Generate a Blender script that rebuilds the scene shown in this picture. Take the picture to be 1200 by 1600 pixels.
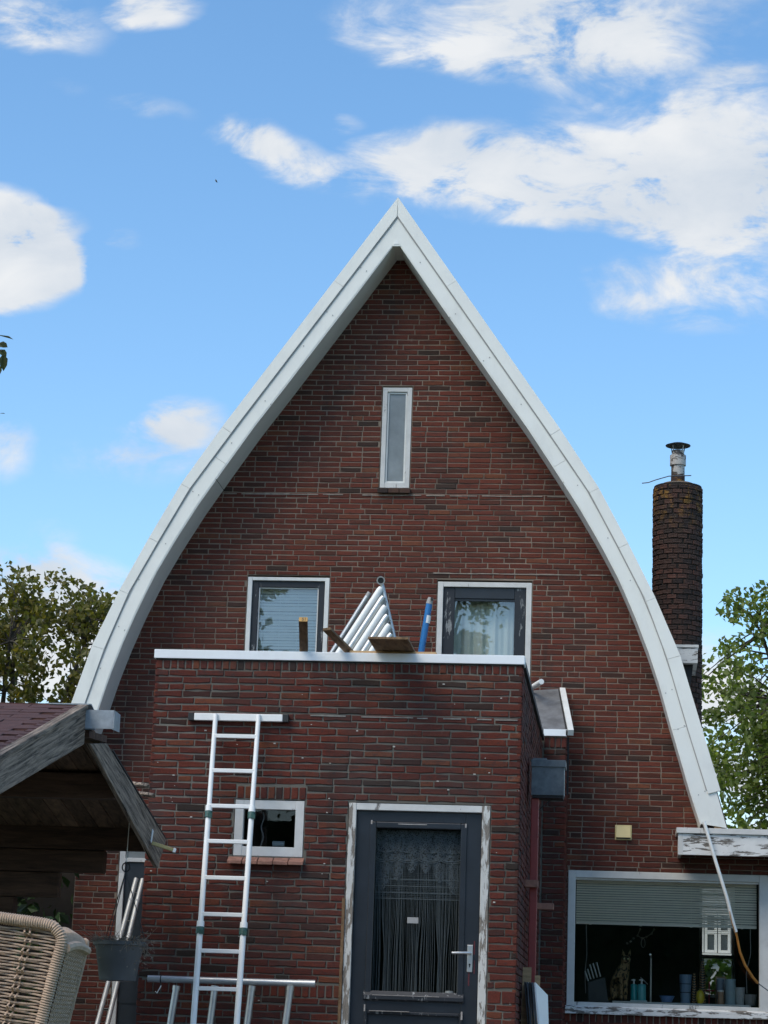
import bpy, bmesh, math, random
import numpy as np
from mathutils import Matrix, Vector

random.seed(7)
for o in list(bpy.data.objects):
    bpy.data.objects.remove(o)
SC = bpy.context.scene
COL = SC.collection

# ------------------------------------------------------------------ camera
F_PX, CY_ = 3600.0, -22.7784
YAW, PIT, ROL = -0.10805582, 0.22432479, 0.03516822
GROUND = -0.65                                  # the camera is the origin of heights
fw = Vector((math.sin(YAW) * math.cos(PIT), math.cos(YAW) * math.cos(PIT), math.sin(PIT)))
rt0 = Vector((math.cos(YAW), -math.sin(YAW), 0)); up0 = rt0.cross(fw)
RT = rt0 * math.cos(ROL) + up0 * math.sin(ROL)
UP = -rt0 * math.sin(ROL) + up0 * math.cos(ROL)
CPOS = Vector((0, CY_, 0))
cd = bpy.data.cameras.new('camera'); cam = bpy.data.objects.new('camera', cd); COL.objects.link(cam)
cd.sensor_fit = 'VERTICAL'; cd.sensor_height = 24; cd.lens = F_PX / 1600 * 24
cd.clip_start = 0.1; cd.clip_end = 4000
cam.matrix_world = Matrix(((RT.x, UP.x, -fw.x, CPOS.x), (RT.y, UP.y, -fw.y, CPOS.y), (RT.z, UP.z, -fw.z, CPOS.z), (0, 0, 0, 1)))
SC.camera = cam

def ray(px, py):
    return fw + RT * ((px - 600) / F_PX) - UP * ((py - 800) / F_PX)
def at(px, py, Y):                              # point of the place seen there, on the plane y = Y
    d = ray(px, py); return CPOS + d * ((Y - CY_) / d.y)
def atX(px, py, X):
    d = ray(px, py); return CPOS + d * (X / d.x)
def pix(p):
    d = Vector(p) - CPOS; z = d.dot(fw)
    return 600 + F_PX * d.dot(RT) / z, 800 - F_PX * d.dot(UP) / z

# ------------------------------------------------------------------ sky and sun
SUN_AZ, SUN_EL = math.radians(-138), math.radians(52)     # from the viewer's left shoulder, veiled by cloud
SC.view_settings.view_transform = 'Standard'; SC.view_settings.look = 'None'
SC.view_settings.exposure = 0.8; SC.view_settings.gamma = 1
W = bpy.data.worlds.new('World'); SC.world = W; W.use_nodes = True
nt = W.node_tree; nt.nodes.clear()
def N(t, **k):
    n = nt.nodes.new(t)
    for a, b in k.items(): setattr(n, a, b)
    return n
def mth(op, a, b=None, c=None, clamp=False):
    n = N('ShaderNodeMath', operation=op); n.use_clamp = clamp
    for i, v in enumerate((a, b, c)):
        if v is None: continue
        if isinstance(v, (int, float)): n.inputs[i].default_value = v
        else: nt.links.new(v, n.inputs[i])
    return n.outputs[0]
sky = N('ShaderNodeTexSky', sky_type='NISHITA'); sky.sun_disc = False
sky.sun_elevation = SUN_EL; sky.sun_rotation = SUN_AZ; sky.air_density = 1.0; sky.dust_density = 0.6; sky.ozone_density = 2.2
tc = N('ShaderNodeTexCoord'); sep = N('ShaderNodeSeparateXYZ'); nt.links.new(tc.outputs['Generated'], sep.inputs[0])
ay = mth('MAXIMUM', mth('ABSOLUTE', sep.outputs[1]), 0.08)
U_, V_ = mth('DIVIDE', sep.outputs[0], ay), mth('DIVIDE', sep.outputs[2], ay)
cmb = N('ShaderNodeCombineXYZ'); nt.links.new(U_, cmb.inputs[0]); nt.links.new(mth('MULTIPLY', V_, 1.9), cmb.inputs[1])
def noise(scale, detail=8, rough=.55, dist=0.0, off=0.0):
    n = N('ShaderNodeTexNoise'); n.inputs['Scale'].default_value = scale; n.inputs['Detail'].default_value = detail
    n.inputs['Roughness'].default_value = rough; n.inputs['Distortion'].default_value = dist
    if off:
        a = N('ShaderNodeVectorMath', operation='ADD'); a.inputs[1].default_value = (off, off * .7, off * .3)
        nt.links.new(cmb.outputs[0], a.inputs[0]); nt.links.new(a.outputs[0], n.inputs['Vector'])
    else: nt.links.new(cmb.outputs[0], n.inputs['Vector'])
    return n.outputs['Fac']
n1 = noise(20, 7, .62, .5); n2 = noise(75, 4, .6, .3, 3.1); n3 = noise(12, 3, .5, .2, 8.3)
wu = mth('ADD', U_, mth('MULTIPLY', mth('SUBTRACT', n1, .5), .035)); wv = mth('ADD', V_, mth('MULTIPLY', mth('SUBTRACT', n3, .5), .03))
# clouds: px, py, half-width, half-height, tilt (deg), weight
CL = [(0, 345, 95, 75, 0, 1.8), (62, 385, 84, 72, 0, 1.6), (25, 440, 125, 56, 0, 2.0), (0, 400, 90, 90, 0, 1.5), (100, 430, 50, 50, 0, .9), (1000, 290, 360, 100, 8, 1.7), (1190, 240, 220, 150, 0, 1.1), (860, 310, 280, 62, 12, 1.1), (1000, 190, 220, 60, 5, .5),
      (660, 245, 150, 60, 0, .9), (790, 50, 320, 95, 8, 1.0), (980, 30, 280, 90, 0, .9), (1050, 125, 190, 60, 0, .55), (740, 95, 240, 55, 8, .6), (70, 32, 140, 60, 10, .9), (620, 285, 140, 45, 12, .6),
      (245, 12, 90, 48, 0, 1.2), (465, 250, 135, 48, 27, 1.1), (395, 215, 75, 34, 10, .8), (545, 190, 36, 20, 0, .6), (1090, 455, 190, 80, 0, .95), (1160, 400, 120, 60, 0, .6),
      (280, 668, 88, 52, 0, 1.4), (225, 715, 150, 62, 0, .9), (195, 388, 32, 26, 0, .5), (90, 905, 190, 60, 0, 1.2), (20, 700, 54, 54, 0, .8),
      (80, 835, 60, 36, 0, .6), (50, 1030, 230, 140, 0, 2.0), (1110, 1060, 100, 85, 0, 1.2), (1190, 1190, 160, 160, 0, 1.4), (230, 170, 110, 28, 12, .5), (100, 135, 50, 26, 0, .45)]
acc = None
wvec = N('ShaderNodeCombineXYZ'); nt.links.new(wu, wvec.inputs[0]); nt.links.new(wv, wvec.inputs[1])
for px, py, a, b, tl, w in CL:
    d = ray(px, py); k = 1.0 / (F_PX * 0.97)
    mp = N('ShaderNodeMapping', vector_type='TEXTURE'); mp.inputs['Location'].default_value = (d.x / d.y, d.z / d.y, 0); mp.inputs['Rotation'].default_value = (0, 0, math.radians(-tl)); mp.inputs['Scale'].default_value = (a * k, b * k, 1)
    nt.links.new(wvec.outputs[0], mp.inputs[0]); dt = N('ShaderNodeVectorMath', operation='DOT_PRODUCT'); nt.links.new(mp.outputs[0], dt.inputs[0]); nt.links.new(mp.outputs[0], dt.inputs[1])
    bl = mth('MAXIMUM', mth('MULTIPLY_ADD', dt.outputs['Value'], -w, 1.15 * w), 0.0)
    acc = bl if acc is None else mth('ADD', acc, bl)
acc = mth('MINIMUM', acc, 2.3)
# away from the view the same kind of broken cloud carries on
far = mth('MULTIPLY', mth('SUBTRACT', mth('ABSOLUTE', mth('ADD', U_, .1)), .17), 8.0, clamp=True)
gen = mth('MULTIPLY', mth('MULTIPLY', mth('SUBTRACT', noise(5, 4, .55, .3, 5.7), .47), 5.0, clamp=True), far)
acc = mth('ADD', acc, gen)
n1s = mth('MULTIPLY', mth('SUBTRACT', n1, .30), 2.4, clamp=True)
dens = mth('MULTIPLY', acc, mth('ADD', mth('ADD', mth('MULTIPLY', n1s, 1.5), mth('MULTIPLY', mth('SUBTRACT', n2, .5), .8)), .06))
mr = N('ShaderNodeMapRange', interpolation_type='SMOOTHSTEP'); nt.links.new(dens, mr.inputs[0]); mr.inputs[1].default_value = .08; mr.inputs[2].default_value = 1.45
mr.inputs[3].default_value = 0; mr.inputs[4].default_value = .97
shade = N('ShaderNodeMix', data_type='RGBA'); nt.links.new(mth('MULTIPLY', mth('SUBTRACT', mth('ADD', n3, mth('MULTIPLY', n1, .6)), .55), 2.2, clamp=True), shade.inputs[0])
shade.inputs[6].default_value = (.68, .76, .86, 1); shade.inputs[7].default_value = (.96, .98, 1.0, 1)
bs = N('ShaderNodeBackground'); bs.inputs[1].default_value = .10; hs = N('ShaderNodeHueSaturation'); hs.inputs['Hue'].default_value = .495; hs.inputs['Saturation'].default_value = 1.16; hs.inputs['Value'].default_value = 1.28; nt.links.new(sky.outputs[0], hs.inputs['Color']); nt.links.new(hs.outputs[0], bs.inputs[0])
bc = N('ShaderNodeBackground'); bc.inputs[1].default_value = .52; nt.links.new(shade.outputs[2], bc.inputs[0])
mx = N('ShaderNodeMixShader'); nt.links.new(mr.outputs[0], mx.inputs[0]); nt.links.new(bs.outputs[0], mx.inputs[1]); nt.links.new(bc.outputs[0], mx.inputs[2])
W.cycles.sampling_method = 'MANUAL'; W.cycles.sample_map_resolution = 256
wo = N('ShaderNodeOutputWorld'); nt.links.new(mx.outputs[0], wo.inputs[0])
sl = bpy.data.lights.new('sun', 'SUN'); sl.energy = 1.5; sl.angle = math.radians(36); sl.color = (1, .89, .73)
so = bpy.data.objects.new('sun', sl); COL.objects.link(so)
sdir = Vector((math.sin(SUN_AZ) * math.cos(SUN_EL), math.cos(SUN_AZ) * math.cos(SUN_EL), math.sin(SUN_EL)))
so.rotation_euler = sdir.to_track_quat('Z', 'Y').to_euler()
SC.render.engine = 'CYCLES'
SC.cycles.use_adaptive_sampling = True; SC.cycles.adaptive_threshold = .02; SC.cycles.max_bounces = 6; SC.cycles.transparent_max_bounces = 16

# ------------------------------------------------------------------ materials
class NT:
    def __init__(s, name):
        s.m = bpy.data.materials.new(name); s.m.use_nodes = True; s.t = s.m.node_tree; s.t.nodes.clear()
        s.out = s.n('ShaderNodeOutputMaterial'); s.p = s.n('ShaderNodeBsdfPrincipled'); s.l(s.p.outputs[0], s.out.inputs[0])
        s.pos = s.n('ShaderNodeNewGeometry').outputs['Position']
    def n(s, t, **k):
        n = s.t.nodes.new(t)
        for a, b in k.items(): setattr(n, a, b)
        return n
    def l(s, a, b): s.t.links.new(a, b)
    def mapv(s, scale, vec=None):
        m = s.n('ShaderNodeMapping'); m.inputs['Scale'].default_value = scale; s.l(vec or s.pos, m.inputs[0]); return m.outputs[0]
    def noise(s, scale, detail=5, rough=.6, vec=None, dist=0):
        n = s.n('ShaderNodeTexNoise'); n.inputs['Scale'].default_value = scale; n.inputs['Detail'].default_value = detail
        n.inputs['Roughness'].default_value = rough; n.inputs['Distortion'].default_value = dist; s.l(vec or s.pos, n.inputs['Vector']); return n.outputs['Fac']
    def ramp(s, fac, stops, interp='LINEAR'):
        r = s.n('ShaderNodeValToRGB'); cr = r.color_ramp; cr.interpolation = interp
        while len(cr.elements) < len(stops): cr.elements.new(.5)
        for e, (p, c) in zip(cr.elements, stops):
            e.position = p; e.color = (*c, 1) if len(c) == 3 else c
        s.l(fac, r.inputs[0]); return r.outputs[0]
    def mix(s, f, a, b, mode='MIX'):
        m = s.n('ShaderNodeMix', data_type='RGBA'); m.blend_type = mode
        for i, v in ((0, f), (6, a), (7, b)):
            if isinstance(v, (int, float)): m.inputs[i].default_value = v
            elif isinstance(v, tuple): m.inputs[i].default_value = (*v, 1)
            else: s.l(v, m.inputs[i])
        return m.outputs[2]
    def math(s, op, a, b=None, clamp=False):
        m = s.n('ShaderNodeMath', operation=op); m.use_clamp = clamp
        for i, v in enumerate((a, b)):
            if v is None: continue
            if isinstance(v, (int, float)): m.inputs[i].default_value = v
            else: s.l(v, m.inputs[i])
        return m.outputs[0]
    def step(s, f, a, b):
        m = s.n('ShaderNodeMapRange', interpolation_type='SMOOTHSTEP'); s.l(f, m.inputs[0]); m.inputs[1].default_value = a; m.inputs[2].default_value = b; return m.outputs[0]
    def bump(s, h, st=.3, d=.01):
        b = s.n('ShaderNodeBump'); b.inputs['Strength'].default_value = st; b.inputs['Distance'].default_value = d; s.l(h, b.inputs['Height']); s.l(b.outputs[0], s.p.inputs['Normal'])
    def col(s, c):
        if isinstance(c, tuple): s.p.inputs['Base Color'].default_value = (*c, 1)
        else: s.l(c, s.p.inputs['Base Color'])
    def set(s, rough=.6, metal=0, spec=.5):
        if isinstance(rough, float) or isinstance(rough, int): s.p.inputs['Roughness'].default_value = rough
        else: s.l(rough, s.p.inputs['Roughness'])
        s.p.inputs['Metallic'].default_value = metal; s.p.inputs['Specular IOR Level'].default_value = spec
def sc3(c, k): return tuple(min(1, x * k) for x in c)
def plain(name, c, rough=.6, var=.18, scale=9, bump=.0, bscale=60, metal=0, spec=.5, grime=0.0):
    s = NT(name); f = s.noise(scale, 6, .62)
    col = s.ramp(f, [(.28, sc3(c, 1 - var)), (.72, sc3(c, 1 + var))])
    if grime:
        g = s.step(s.noise(3.5, 6, .7, s.mapv((1.2, 1.2, .55))), .48, .75); col = s.mix(s.math('MULTIPLY', g, grime), col, sc3(c, .35))
    s.col(col); s.set(rough, metal, spec)
    if bump: s.bump(s.noise(bscale, 4), bump, .004)
    return s.m
def brick_mat(name, stops, stain, bump=.5, lichen=False, moss=.0):
    s = NT(name)
    r = s.n('ShaderNodeObjectInfo').outputs['Random']; ri = s.n('ShaderNodeNewGeometry').outputs['Random Per Island']
    rnd = s.math('FRACT', s.math('ADD', r, ri))
    c = s.ramp(rnd, stops)
    f = s.noise(28, 5, .65, s.mapv((.7, .7, 1.7))); c = s.mix(s.math('MULTIPLY', s.step(f, .50, .72), .75), c, (.035, .026, .026))     # burnt flashes
    f2 = s.noise(75, 4, .6); c = s.mix(.55, c, s.ramp(f2, [(.25, (.55, .55, .55)), (.75, (1.35, 1.3, 1.3))]), 'MULTIPLY')
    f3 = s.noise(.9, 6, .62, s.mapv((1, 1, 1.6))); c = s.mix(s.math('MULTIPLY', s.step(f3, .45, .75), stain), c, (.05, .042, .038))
    f4 = s.noise(7, 6, .7, None, .3); c = s.mix(s.math('MULTIPLY', s.step(f4, .63, .78), .35), c, (.26, .22, .19))          # lime bloom
    f5 = s.noise(1.0, 6, .65, s.mapv((7, 7, .45))); c = s.mix(s.math('MULTIPLY', s.step(f5, .52, .72), .5), c, (.030, .025, .022))    # rain streaks
    if lichen:
        z = s.n('ShaderNodeSeparateXYZ'); s.l(s.pos, z.inputs[0])
        top = s.step(z.outputs[2], 5.35, 6.05)
        c = s.mix(s.math('MULTIPLY', s.step(s.noise(9, 5, .65), .50, .60), s.math('MULTIPLY', top, .9)), c, (.24, .13, .03))
    s.col(c); s.set(.86, 0, .25); s.bump(s.noise(160, 5, .7), bump, .004)
    return s.m
def mortar_mat(name, c, dark, k):
    s = NT(name); f = s.noise(3.2, 7, .68); col = s.ramp(f, [(.3, sc3(c, .65)), (.7, sc3(c, 1.25))])
    col = s.mix(s.math('MULTIPLY', s.step(s.noise(.8, 6, .65), .42, .68), k), col, dark)
    s.col(col); s.set(.95, 0, .15); s.bump(s.noise(190, 4, .7), .6, .004); return s.m
def peel_mat(name, paint, under, amount, scale=(14, 14, 5), rough=.55):
    s = NT(name); v = s.mapv(scale); f = s.noise(1.0, 8, .68, v, .4); f2 = s.noise(.35, 3, .5, v)
    m = s.step(s.math('ADD', f, s.math('MULTIPLY', s.math('SUBTRACT', f2, .5), .5)), amount, amount + .05)
    p = s.ramp(s.noise(6, 6, .65), [(.3, sc3(paint, .82)), (.7, paint)])
    u = s.ramp(s.noise(2.0, 5, .7, s.mapv(tuple(x * 2.5 for x in scale))), [(.3, sc3(under, .5)), (.7, sc3(under, 1.4))])
    s.col(s.mix(m, p, u)); s.set(rough, 0, .4); s.bump(s.math('SUBTRACT', 1.0, m), .5, .002); return s.m
def wood_mat(name, c, scale, contrast=.6, rough=.8, bump=.5, rot=0):
    s = NT(name); m0 = s.n('ShaderNodeMapping'); m0.inputs['Rotation'].default_value = (rot, 0, 0); s.l(s.pos, m0.inputs[0]); v = s.mapv(scale, m0.outputs[0]); f = s.noise(1.0, 9, .68, v, .6); r = s.n('ShaderNodeObjectInfo').outputs['Random']
    col = s.ramp(f, [(.36, sc3(c, 1 - contrast)), (.5, c), (.66, sc3(c, 1 + contrast))])
    hsv = s.n('ShaderNodeHueSaturation'); s.l(col, hsv.inputs['Color']); s.l(s.math('ADD', s.math('MULTIPLY', r, .5), .75), hsv.inputs['Value'])
    s.col(hsv.outputs[0]); s.set(rough, 0, .3); s.bump(f, bump, .006); return s.m
def glass_mat(name, rough=.0, tint=(.92, .96, .95), refl=1.0):
    s = NT(name); s.t.nodes.remove(s.p)
    tr = s.n('ShaderNodeBsdfTransparent'); tr.inputs[0].default_value = (*tint, 1)
    gl = s.n('ShaderNodeBsdfGlossy'); gl.inputs['Roughness'].default_value = rough
    b = s.n('ShaderNodeBump'); b.inputs['Strength'].default_value = .02; b.inputs['Distance'].default_value = .01; s.l(s.noise(1.6, 2, .4), b.inputs['Height']); s.l(b.outputs[0], gl.inputs['Normal'])
    fr = s.n('ShaderNodeFresnel'); fr.inputs[0].default_value = 1.5
    fac = s.math('MULTIPLY', s.math('MULTIPLY', fr.outputs[0], 1.9), refl, True)
    m = s.n('ShaderNodeMixShader'); s.l(fac, m.inputs[0]); s.l(tr.outputs[0], m.inputs[1]); s.l(gl.outputs[0], m.inputs[2]); s.l(m.outputs[0], s.out.inputs[0])
    return s.m
def leaf_mat(name, stops, trans=.45):
    s = NT(name); ri = s.n('ShaderNodeNewGeometry').outputs['Random Per Island']; c = s.ramp(ri, stops)
    c = s.mix(.5, c, s.ramp(s.noise(.8, 3), [(.3, (.6, .6, .6)), (.7, (1.3, 1.3, 1.2))]), 'MULTIPLY')
    s.col(c); s.set(.5, 0, .35)
    tl = s.n('ShaderNodeBsdfTranslucent'); s.l(s.mix(1.0, c, (1.5, 1.7, .6), 'MULTIPLY'), tl.inputs[0])
    m = s.n('ShaderNodeMixShader'); m.inputs[0].default_value = trans; s.l(s.p.outputs[0], m.inputs[1]); s.l(tl.outputs[0], m.inputs[2]); s.l(m.outputs[0], s.out.inputs[0]); return s.m

RED = [(0, (0.041, 0.025, 0.019)), (.03, (0.056, 0.026, 0.019)), (.10, (0.090, 0.029, 0.019)), (.45, (0.119, 0.032, 0.020)), (.7, (0.140, 0.037, 0.023)), (.88, (0.104, 0.028, 0.019)), (1, (0.157, 0.054, 0.028))]
m_brick = brick_mat('gable brick', RED, .35, .45)
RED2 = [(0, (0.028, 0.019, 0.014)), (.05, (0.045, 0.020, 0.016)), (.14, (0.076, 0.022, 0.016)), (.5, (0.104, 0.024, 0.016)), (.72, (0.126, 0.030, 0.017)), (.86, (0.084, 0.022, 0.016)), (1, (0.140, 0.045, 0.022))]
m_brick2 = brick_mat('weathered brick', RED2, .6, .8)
DRK = [(0, (.032, .024, .022)), (.4, (.052, .033, .027)), (.75, (.072, .040, .031)), (1, (.105, .050, .038))]
m_cbrick = brick_mat('sooty chimney brick', DRK, .4, .9, lichen=True)
m_mort = mortar_mat('gable mortar', (.25, .20, .155), (.085, .068, .055), .6)
m_mort2 = mortar_mat('weathered mortar', (.17, .16, .135), (.06, .056, .046), .65)
m_cmort = mortar_mat('chimney mortar', (.035, .032, .028), (.02, .018, .016), .5)
m_white = plain('white coated aluminium', (.76, .77, .72), .42, .04, 2.2, .06, 4, grime=.14)
m_white2 = plain('white metal coping', (.80, .83, .84), .35, .05, 2, grime=.12)
m_peel = peel_mat('peeling white paint', (.63, .63, .60), (.20, .185, .165), .64, (13, 13, 4))
m_peelh = peel_mat('peeling white fascia paint', (.74, .74, .71), (.15, .135, .115), .51, (6, 6, 30))
m_peeld = peel_mat('badly peeling door frame paint', (.60, .60, .56), (.20, .175, .145), .49, (38, 38, 7))
m_wframe = plain('white painted frame', (.66, .67, .64), .5, .10, 5, grime=.25)
m_navy = plain('navy painted wood', (.012, .016, .022), .38, .3, 5, .1, 30)
m_navyp = peel_mat('weathered navy paint', (.015, .019, .025), (.22, .23, .23), .60, (24, 24, 6), .5)
m_glass = glass_mat('window glass', .0, (.96, .97, .94))
m_glassu = glass_mat('bedroom glass', .0, (.9, .94, .93), 2.2)
m_glassd = glass_mat('door glass', .0, (.75, .8, .82), .55)
m_frost = plain('frosted pane', (.20, .22, .22), .22, .35, 2.2, .1, 12)
m_roof = plain('dark roof tile', (.07, .045, .04), .8, .3, 6, .4, 20)
m_dark = plain('shade dark plaster', (.055, .053, .05), .9, .2)  # near black: the dimness of the rooms is put into the colour
m_black = plain('black bitumen edge', (.012, .012, .013), .7, .2)
m_lead = plain('weathered lead sheet', (.14, .145, .15), .55, .45, 7, .25, 30, grime=.3)
m_zinc = plain('weathered zinc', (.33, .37, .40), .45, .22, 14, .1, 50, metal=.35, grime=.2)
m_hop = plain('slate grey metal', (.105, .125, .14), .45, .35, 16, .12, 60, metal=.2)
m_redp = plain('red brown painted pipe', (.24, .034, .028), .45, .15, 8)
m_alu = plain('bright aluminium', (.80, .81, .80), .32, .05, 8, metal=.75)
m_alud = plain('dull aluminium tube', (.52, .53, .52), .38, .12, 12, metal=.7)
m_stile = plain('dull grey aluminium', (.40, .40, .38), .45, .15, 10, metal=.3)
m_alup = plain('white lacquered aluminium', (.80, .81, .78), .4, .05, 8)
m_green = plain('green plastic joint', (.03, .09, .075), .5, .2)
m_plast = plain('black plastic', (.016, .018, .018), .5, .2)
m_ply = wood_mat('raw timber', (.36, .235, .12), (6, 6, 26), .3, .75, .15)
m_plyd = wood_mat('brown plank', (.17, .105, .055), (30, 4, 20), .4, .8, .2)
m_gwood = wood_mat('silvered timber', (.215, .170, .130), (60, 2.6, 52), .85, .85, .9, -math.atan(.291))
m_gwood2 = wood_mat('silvered rear timber', (.19, .150, .115), (60, 2.6, 52), .85, .85, .9, math.atan(.23))
m_dwood = wood_mat('dark stained timber', (.075, .042, .028), (3, 24, 24), .5, .8, .5)
m_bwood = wood_mat('brown ceiling board', (.15, .09, .055), (24, 3, 24), .5, .8, .5)
m_shing = plain('red brown shingle', (.070, .027, .020), .8, .3, 12, .5, 60, grime=.3)
m_blue = plain('blue lacquered tube', (.015, .16, .42), .35, .1)
m_yell = plain('cream plastic', (.68, .55, .25), .45, .06)
m_yp = plain('yellowed varnished wood', (.42, .33, .13), .45, .2)
m_gray = plain('grey plastic', (.32, .32, .31), .5, .15)
m_pot = plain('anthracite plastic pot', (.085, .088, .089), .45, .12, 6)
m_twig = plain('dry twig', (.24, .18, .13), .9, .35, 30)
m_rope = plain('beige rope', (.44, .325, .235), .8, .2, 40, .3, 200)
m_terra = plain('terracotta sill tile', (.27, .13, .09), .7, .35, 18, .4, 60)
m_bark = plain('bark', (.055, .045, .034), .9, .4, 14, .8, 30)
m_slat = plain('pale grey slat', (.84, .77, .64), .45, .05)
m_slatw = plain('white slat', (.84, .85, .82), .5, .04)
m_curt = plain('pale curtain cloth', (.55, .58, .53), .9, .06)
m_lace = plain('lace thread', (.15, .16, .16), .9, .1)
m_orange = plain('orange cable', (.42, .17, .03), .55, .25, 12)
m_teal = plain('teal glass bottle', (.02, .30, .31), .2, .1)
m_teal2 = plain('turquoise plastic bottle', (.10, .42, .42), .3, .1)
m_bluej = plain('slate blue ceramic', (.16, .25, .35), .35, .1)
m_bowl = plain('blue bowl ceramic', (.12, .22, .42), .35, .1)
m_yel2 = plain('yellow ceramic', (.55, .42, .03), .3, .12)
m_gold = plain('gilded wood', (.45, .27, .13), .4, .3, 30)
m_red = plain('red enamel', (.35, .03, .04), .4, .1)
m_counter = plain('white worktop', (.66, .66, .62), .4, .05)
m_steel = plain('brushed steel', (.60, .60, .58), .3, .06, metal=.8)
m_chain = plain('pale garland', (.30, .29, .28), .7, .2)
m_leafL = leaf_mat('olive foliage', [(0, (.06, .06, .018)), (.5, (.135, .125, .034)), (.85, (.175, .15, .04)), (1, (.21, .15, .04))], .4)
m_leafR = leaf_mat('green foliage', [(0, (.070, .090, .026)), (.5, (.15, .19, .055)), (1, (.26, .29, .10))], .45)
m_leafD = leaf_mat('dark laurel foliage', [(0, (.014, .028, .010)), (.6, (.028, .055, .016)), (1, (.05, .10, .025))], .2)
m_leafN = leaf_mat('ivy green foliage', [(0, (.025, .035, .012)), (1, (.055, .065, .02))], .3)
m_grass = plain('lawn', (.05, .075, .025), .95, .4, 3, .6, 80)
m_ntw = plain('white render', (.55, .56, .54), .7, .08, 3)
m_bluegl = plain('dark window', (.03, .04, .05), .15, .2)
m_cat = None

# ------------------------------------------------------------------ mesh helpers
def link(name, me, mat=None, parent=None, loc=None):
    o = bpy.data.objects.new(name, me)
    if mat is not None and me is not None and not me.materials: me.materials.append(mat)
    COL.objects.link(o)
    if parent is not None:
        o.parent = parent; o.matrix_parent_inverse = Matrix.Translation(-world_loc(parent))
    if loc is not None: o.location = loc
    return o
def world_loc(o):
    return Vector(o.get('_base', (0, 0, 0))) if '_base' in o else Vector((0, 0, 0))
def thing(name, label, cat, loc=(0, 0, 0), group=None):
    e = bpy.data.objects.new(name, None); COL.objects.link(e); e.location = loc; e['_base'] = tuple(loc); e.empty_display_size = .1
    e['label'] = label; e['category'] = cat
    if group: e['group'] = group
    return e
def tag(o, label, cat, group=None):
    o['label'] = label; o['category'] = cat
    if group: o['group'] = group
    return o
class MB:
    def __init__(s): s.v = []; s.f = []
    def add(s, v, f):
        k = len(s.v); s.v += [tuple(x) for x in v]; s.f += [tuple(i + k for i in q) for q in f]; return s
    def box(s, a, b):
        x0, y0, z0 = (min(a[i], b[i]) for i in range(3)); x1, y1, z1 = (max(a[i], b[i]) for i in range(3))
        return s.add([(x0, y0, z0), (x1, y0, z0), (x1, y1, z0), (x0, y1, z0), (x0, y0, z1), (x1, y0, z1), (x1, y1, z1), (x0, y1, z1)],
                     [(0, 3, 2, 1), (4, 5, 6, 7), (0, 1, 5, 4), (1, 2, 6, 5), (2, 3, 7, 6), (3, 0, 4, 7)])
    def bar(s, p, q, w, h, up=(0, 0, 1)):          # rectangular bar from p to q; w across, h along up
        p, q = Vector(p), Vector(q); d = (q - p).normalized(); u = Vector(up); r = d.cross(u).normalized() * (w / 2); u = r.cross(d).normalized() * (h / 2)
        c = [p - r - u, p + r - u, p + r + u, p - r + u, q - r - u, q + r - u, q + r + u, q - r + u]
        return s.add(c, [(0, 1, 2, 3), (7, 6, 5, 4), (0, 4, 5, 1), (1, 5, 6, 2), (2, 6, 7, 3), (3, 7, 4, 0)])
    def tube(s, pts, r, n=8, caps=True):
        pts = [Vector(p) for p in pts]; rs = r if isinstance(r, (list, tuple)) else [r] * len(pts); k = len(s.v); ref = None
        for i, p in enumerate(pts):
            d = (pts[min(i + 1, len(pts) - 1)] - pts[max(i - 1, 0)]).normalized()
            if ref is None: ref = Vector((0, 0, 1)) if abs(d.z) < .9 else Vector((1, 0, 0))
            a = d.cross(ref).normalized(); b = a.cross(d).normalized(); ref = b
            for j in range(n):
                t = 2 * math.pi * j / n; s.v.append(tuple(p + (a * math.cos(t) + b * math.sin(t)) * rs[i]))
        for i in range(len(pts) - 1):
            for j in range(n):
                a = k + i * n + j; b = k + i * n + (j + 1) % n; s.f.append((a, b, b + n, a + n))
        if caps: s.f.append(tuple(k + j for j in reversed(range(n)))); s.f.append(tuple(k + (len(pts) - 1) * n + j for j in range(n)))
        return s
    def lathe(s, c, prof, n=20, caps=True):
        k = len(s.v)
        for r, z in prof:
            for j in range(n):
                t = 2 * math.pi * j / n; s.v.append((c[0] + r * math.cos(t), c[1] + r * math.sin(t), c[2] + z))
        for i in range(len(prof) - 1):
            for j in range(n):
                a = k + i * n + j; b = k + i * n + (j + 1) % n; s.f.append((a, b, b + n, a + n))
        if caps: s.f.append(tuple(k + j for j in reversed(range(n)))); s.f.append(tuple(k + (len(prof) - 1) * n + j for j in range(n)))
        return s
    def prism(s, poly, y0, y1):                    # polygon of (x, z), extruded in y
        k = len(s.v); n = len(poly)
        s.v += [(x, y0, z) for x, z in poly] + [(x, y1, z) for x, z in poly]
        s.f += [tuple(k + i for i in range(n)), tuple(k + n + i for i in reversed(range(n)))]
        s.f += [(k + i, k + n + i, k + n + (i + 1) % n, k + (i + 1) % n) for i in range(n)]
        return s
    def hexa(s, a, b):                             # two matching quads
        k = len(s.v); s.v += [tuple(p) for p in a] + [tuple(p) for p in b]
        s.f += [(k, k + 1, k + 2, k + 3), (k + 7, k + 6, k + 5, k + 4)] + [(k + i, k + 4 + i, k + 4 + (i + 1) % 4, k + (i + 1) % 4) for i in range(4)]
        return s
    def mesh(s, name, smooth=False):
        me = bpy.data.meshes.new(name); me.from_pydata(s.v, [], s.f)
        bm = bmesh.new(); bm.from_mesh(me); bmesh.ops.recalc_face_normals(bm, faces=bm.faces); bm.to_mesh(me); bm.free()
        if smooth:
            me.polygons.foreach_set('use_smooth', [True] * len(me.polygons)); me.set_sharp_from_angle(angle=math.radians(38))
        return me
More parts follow.
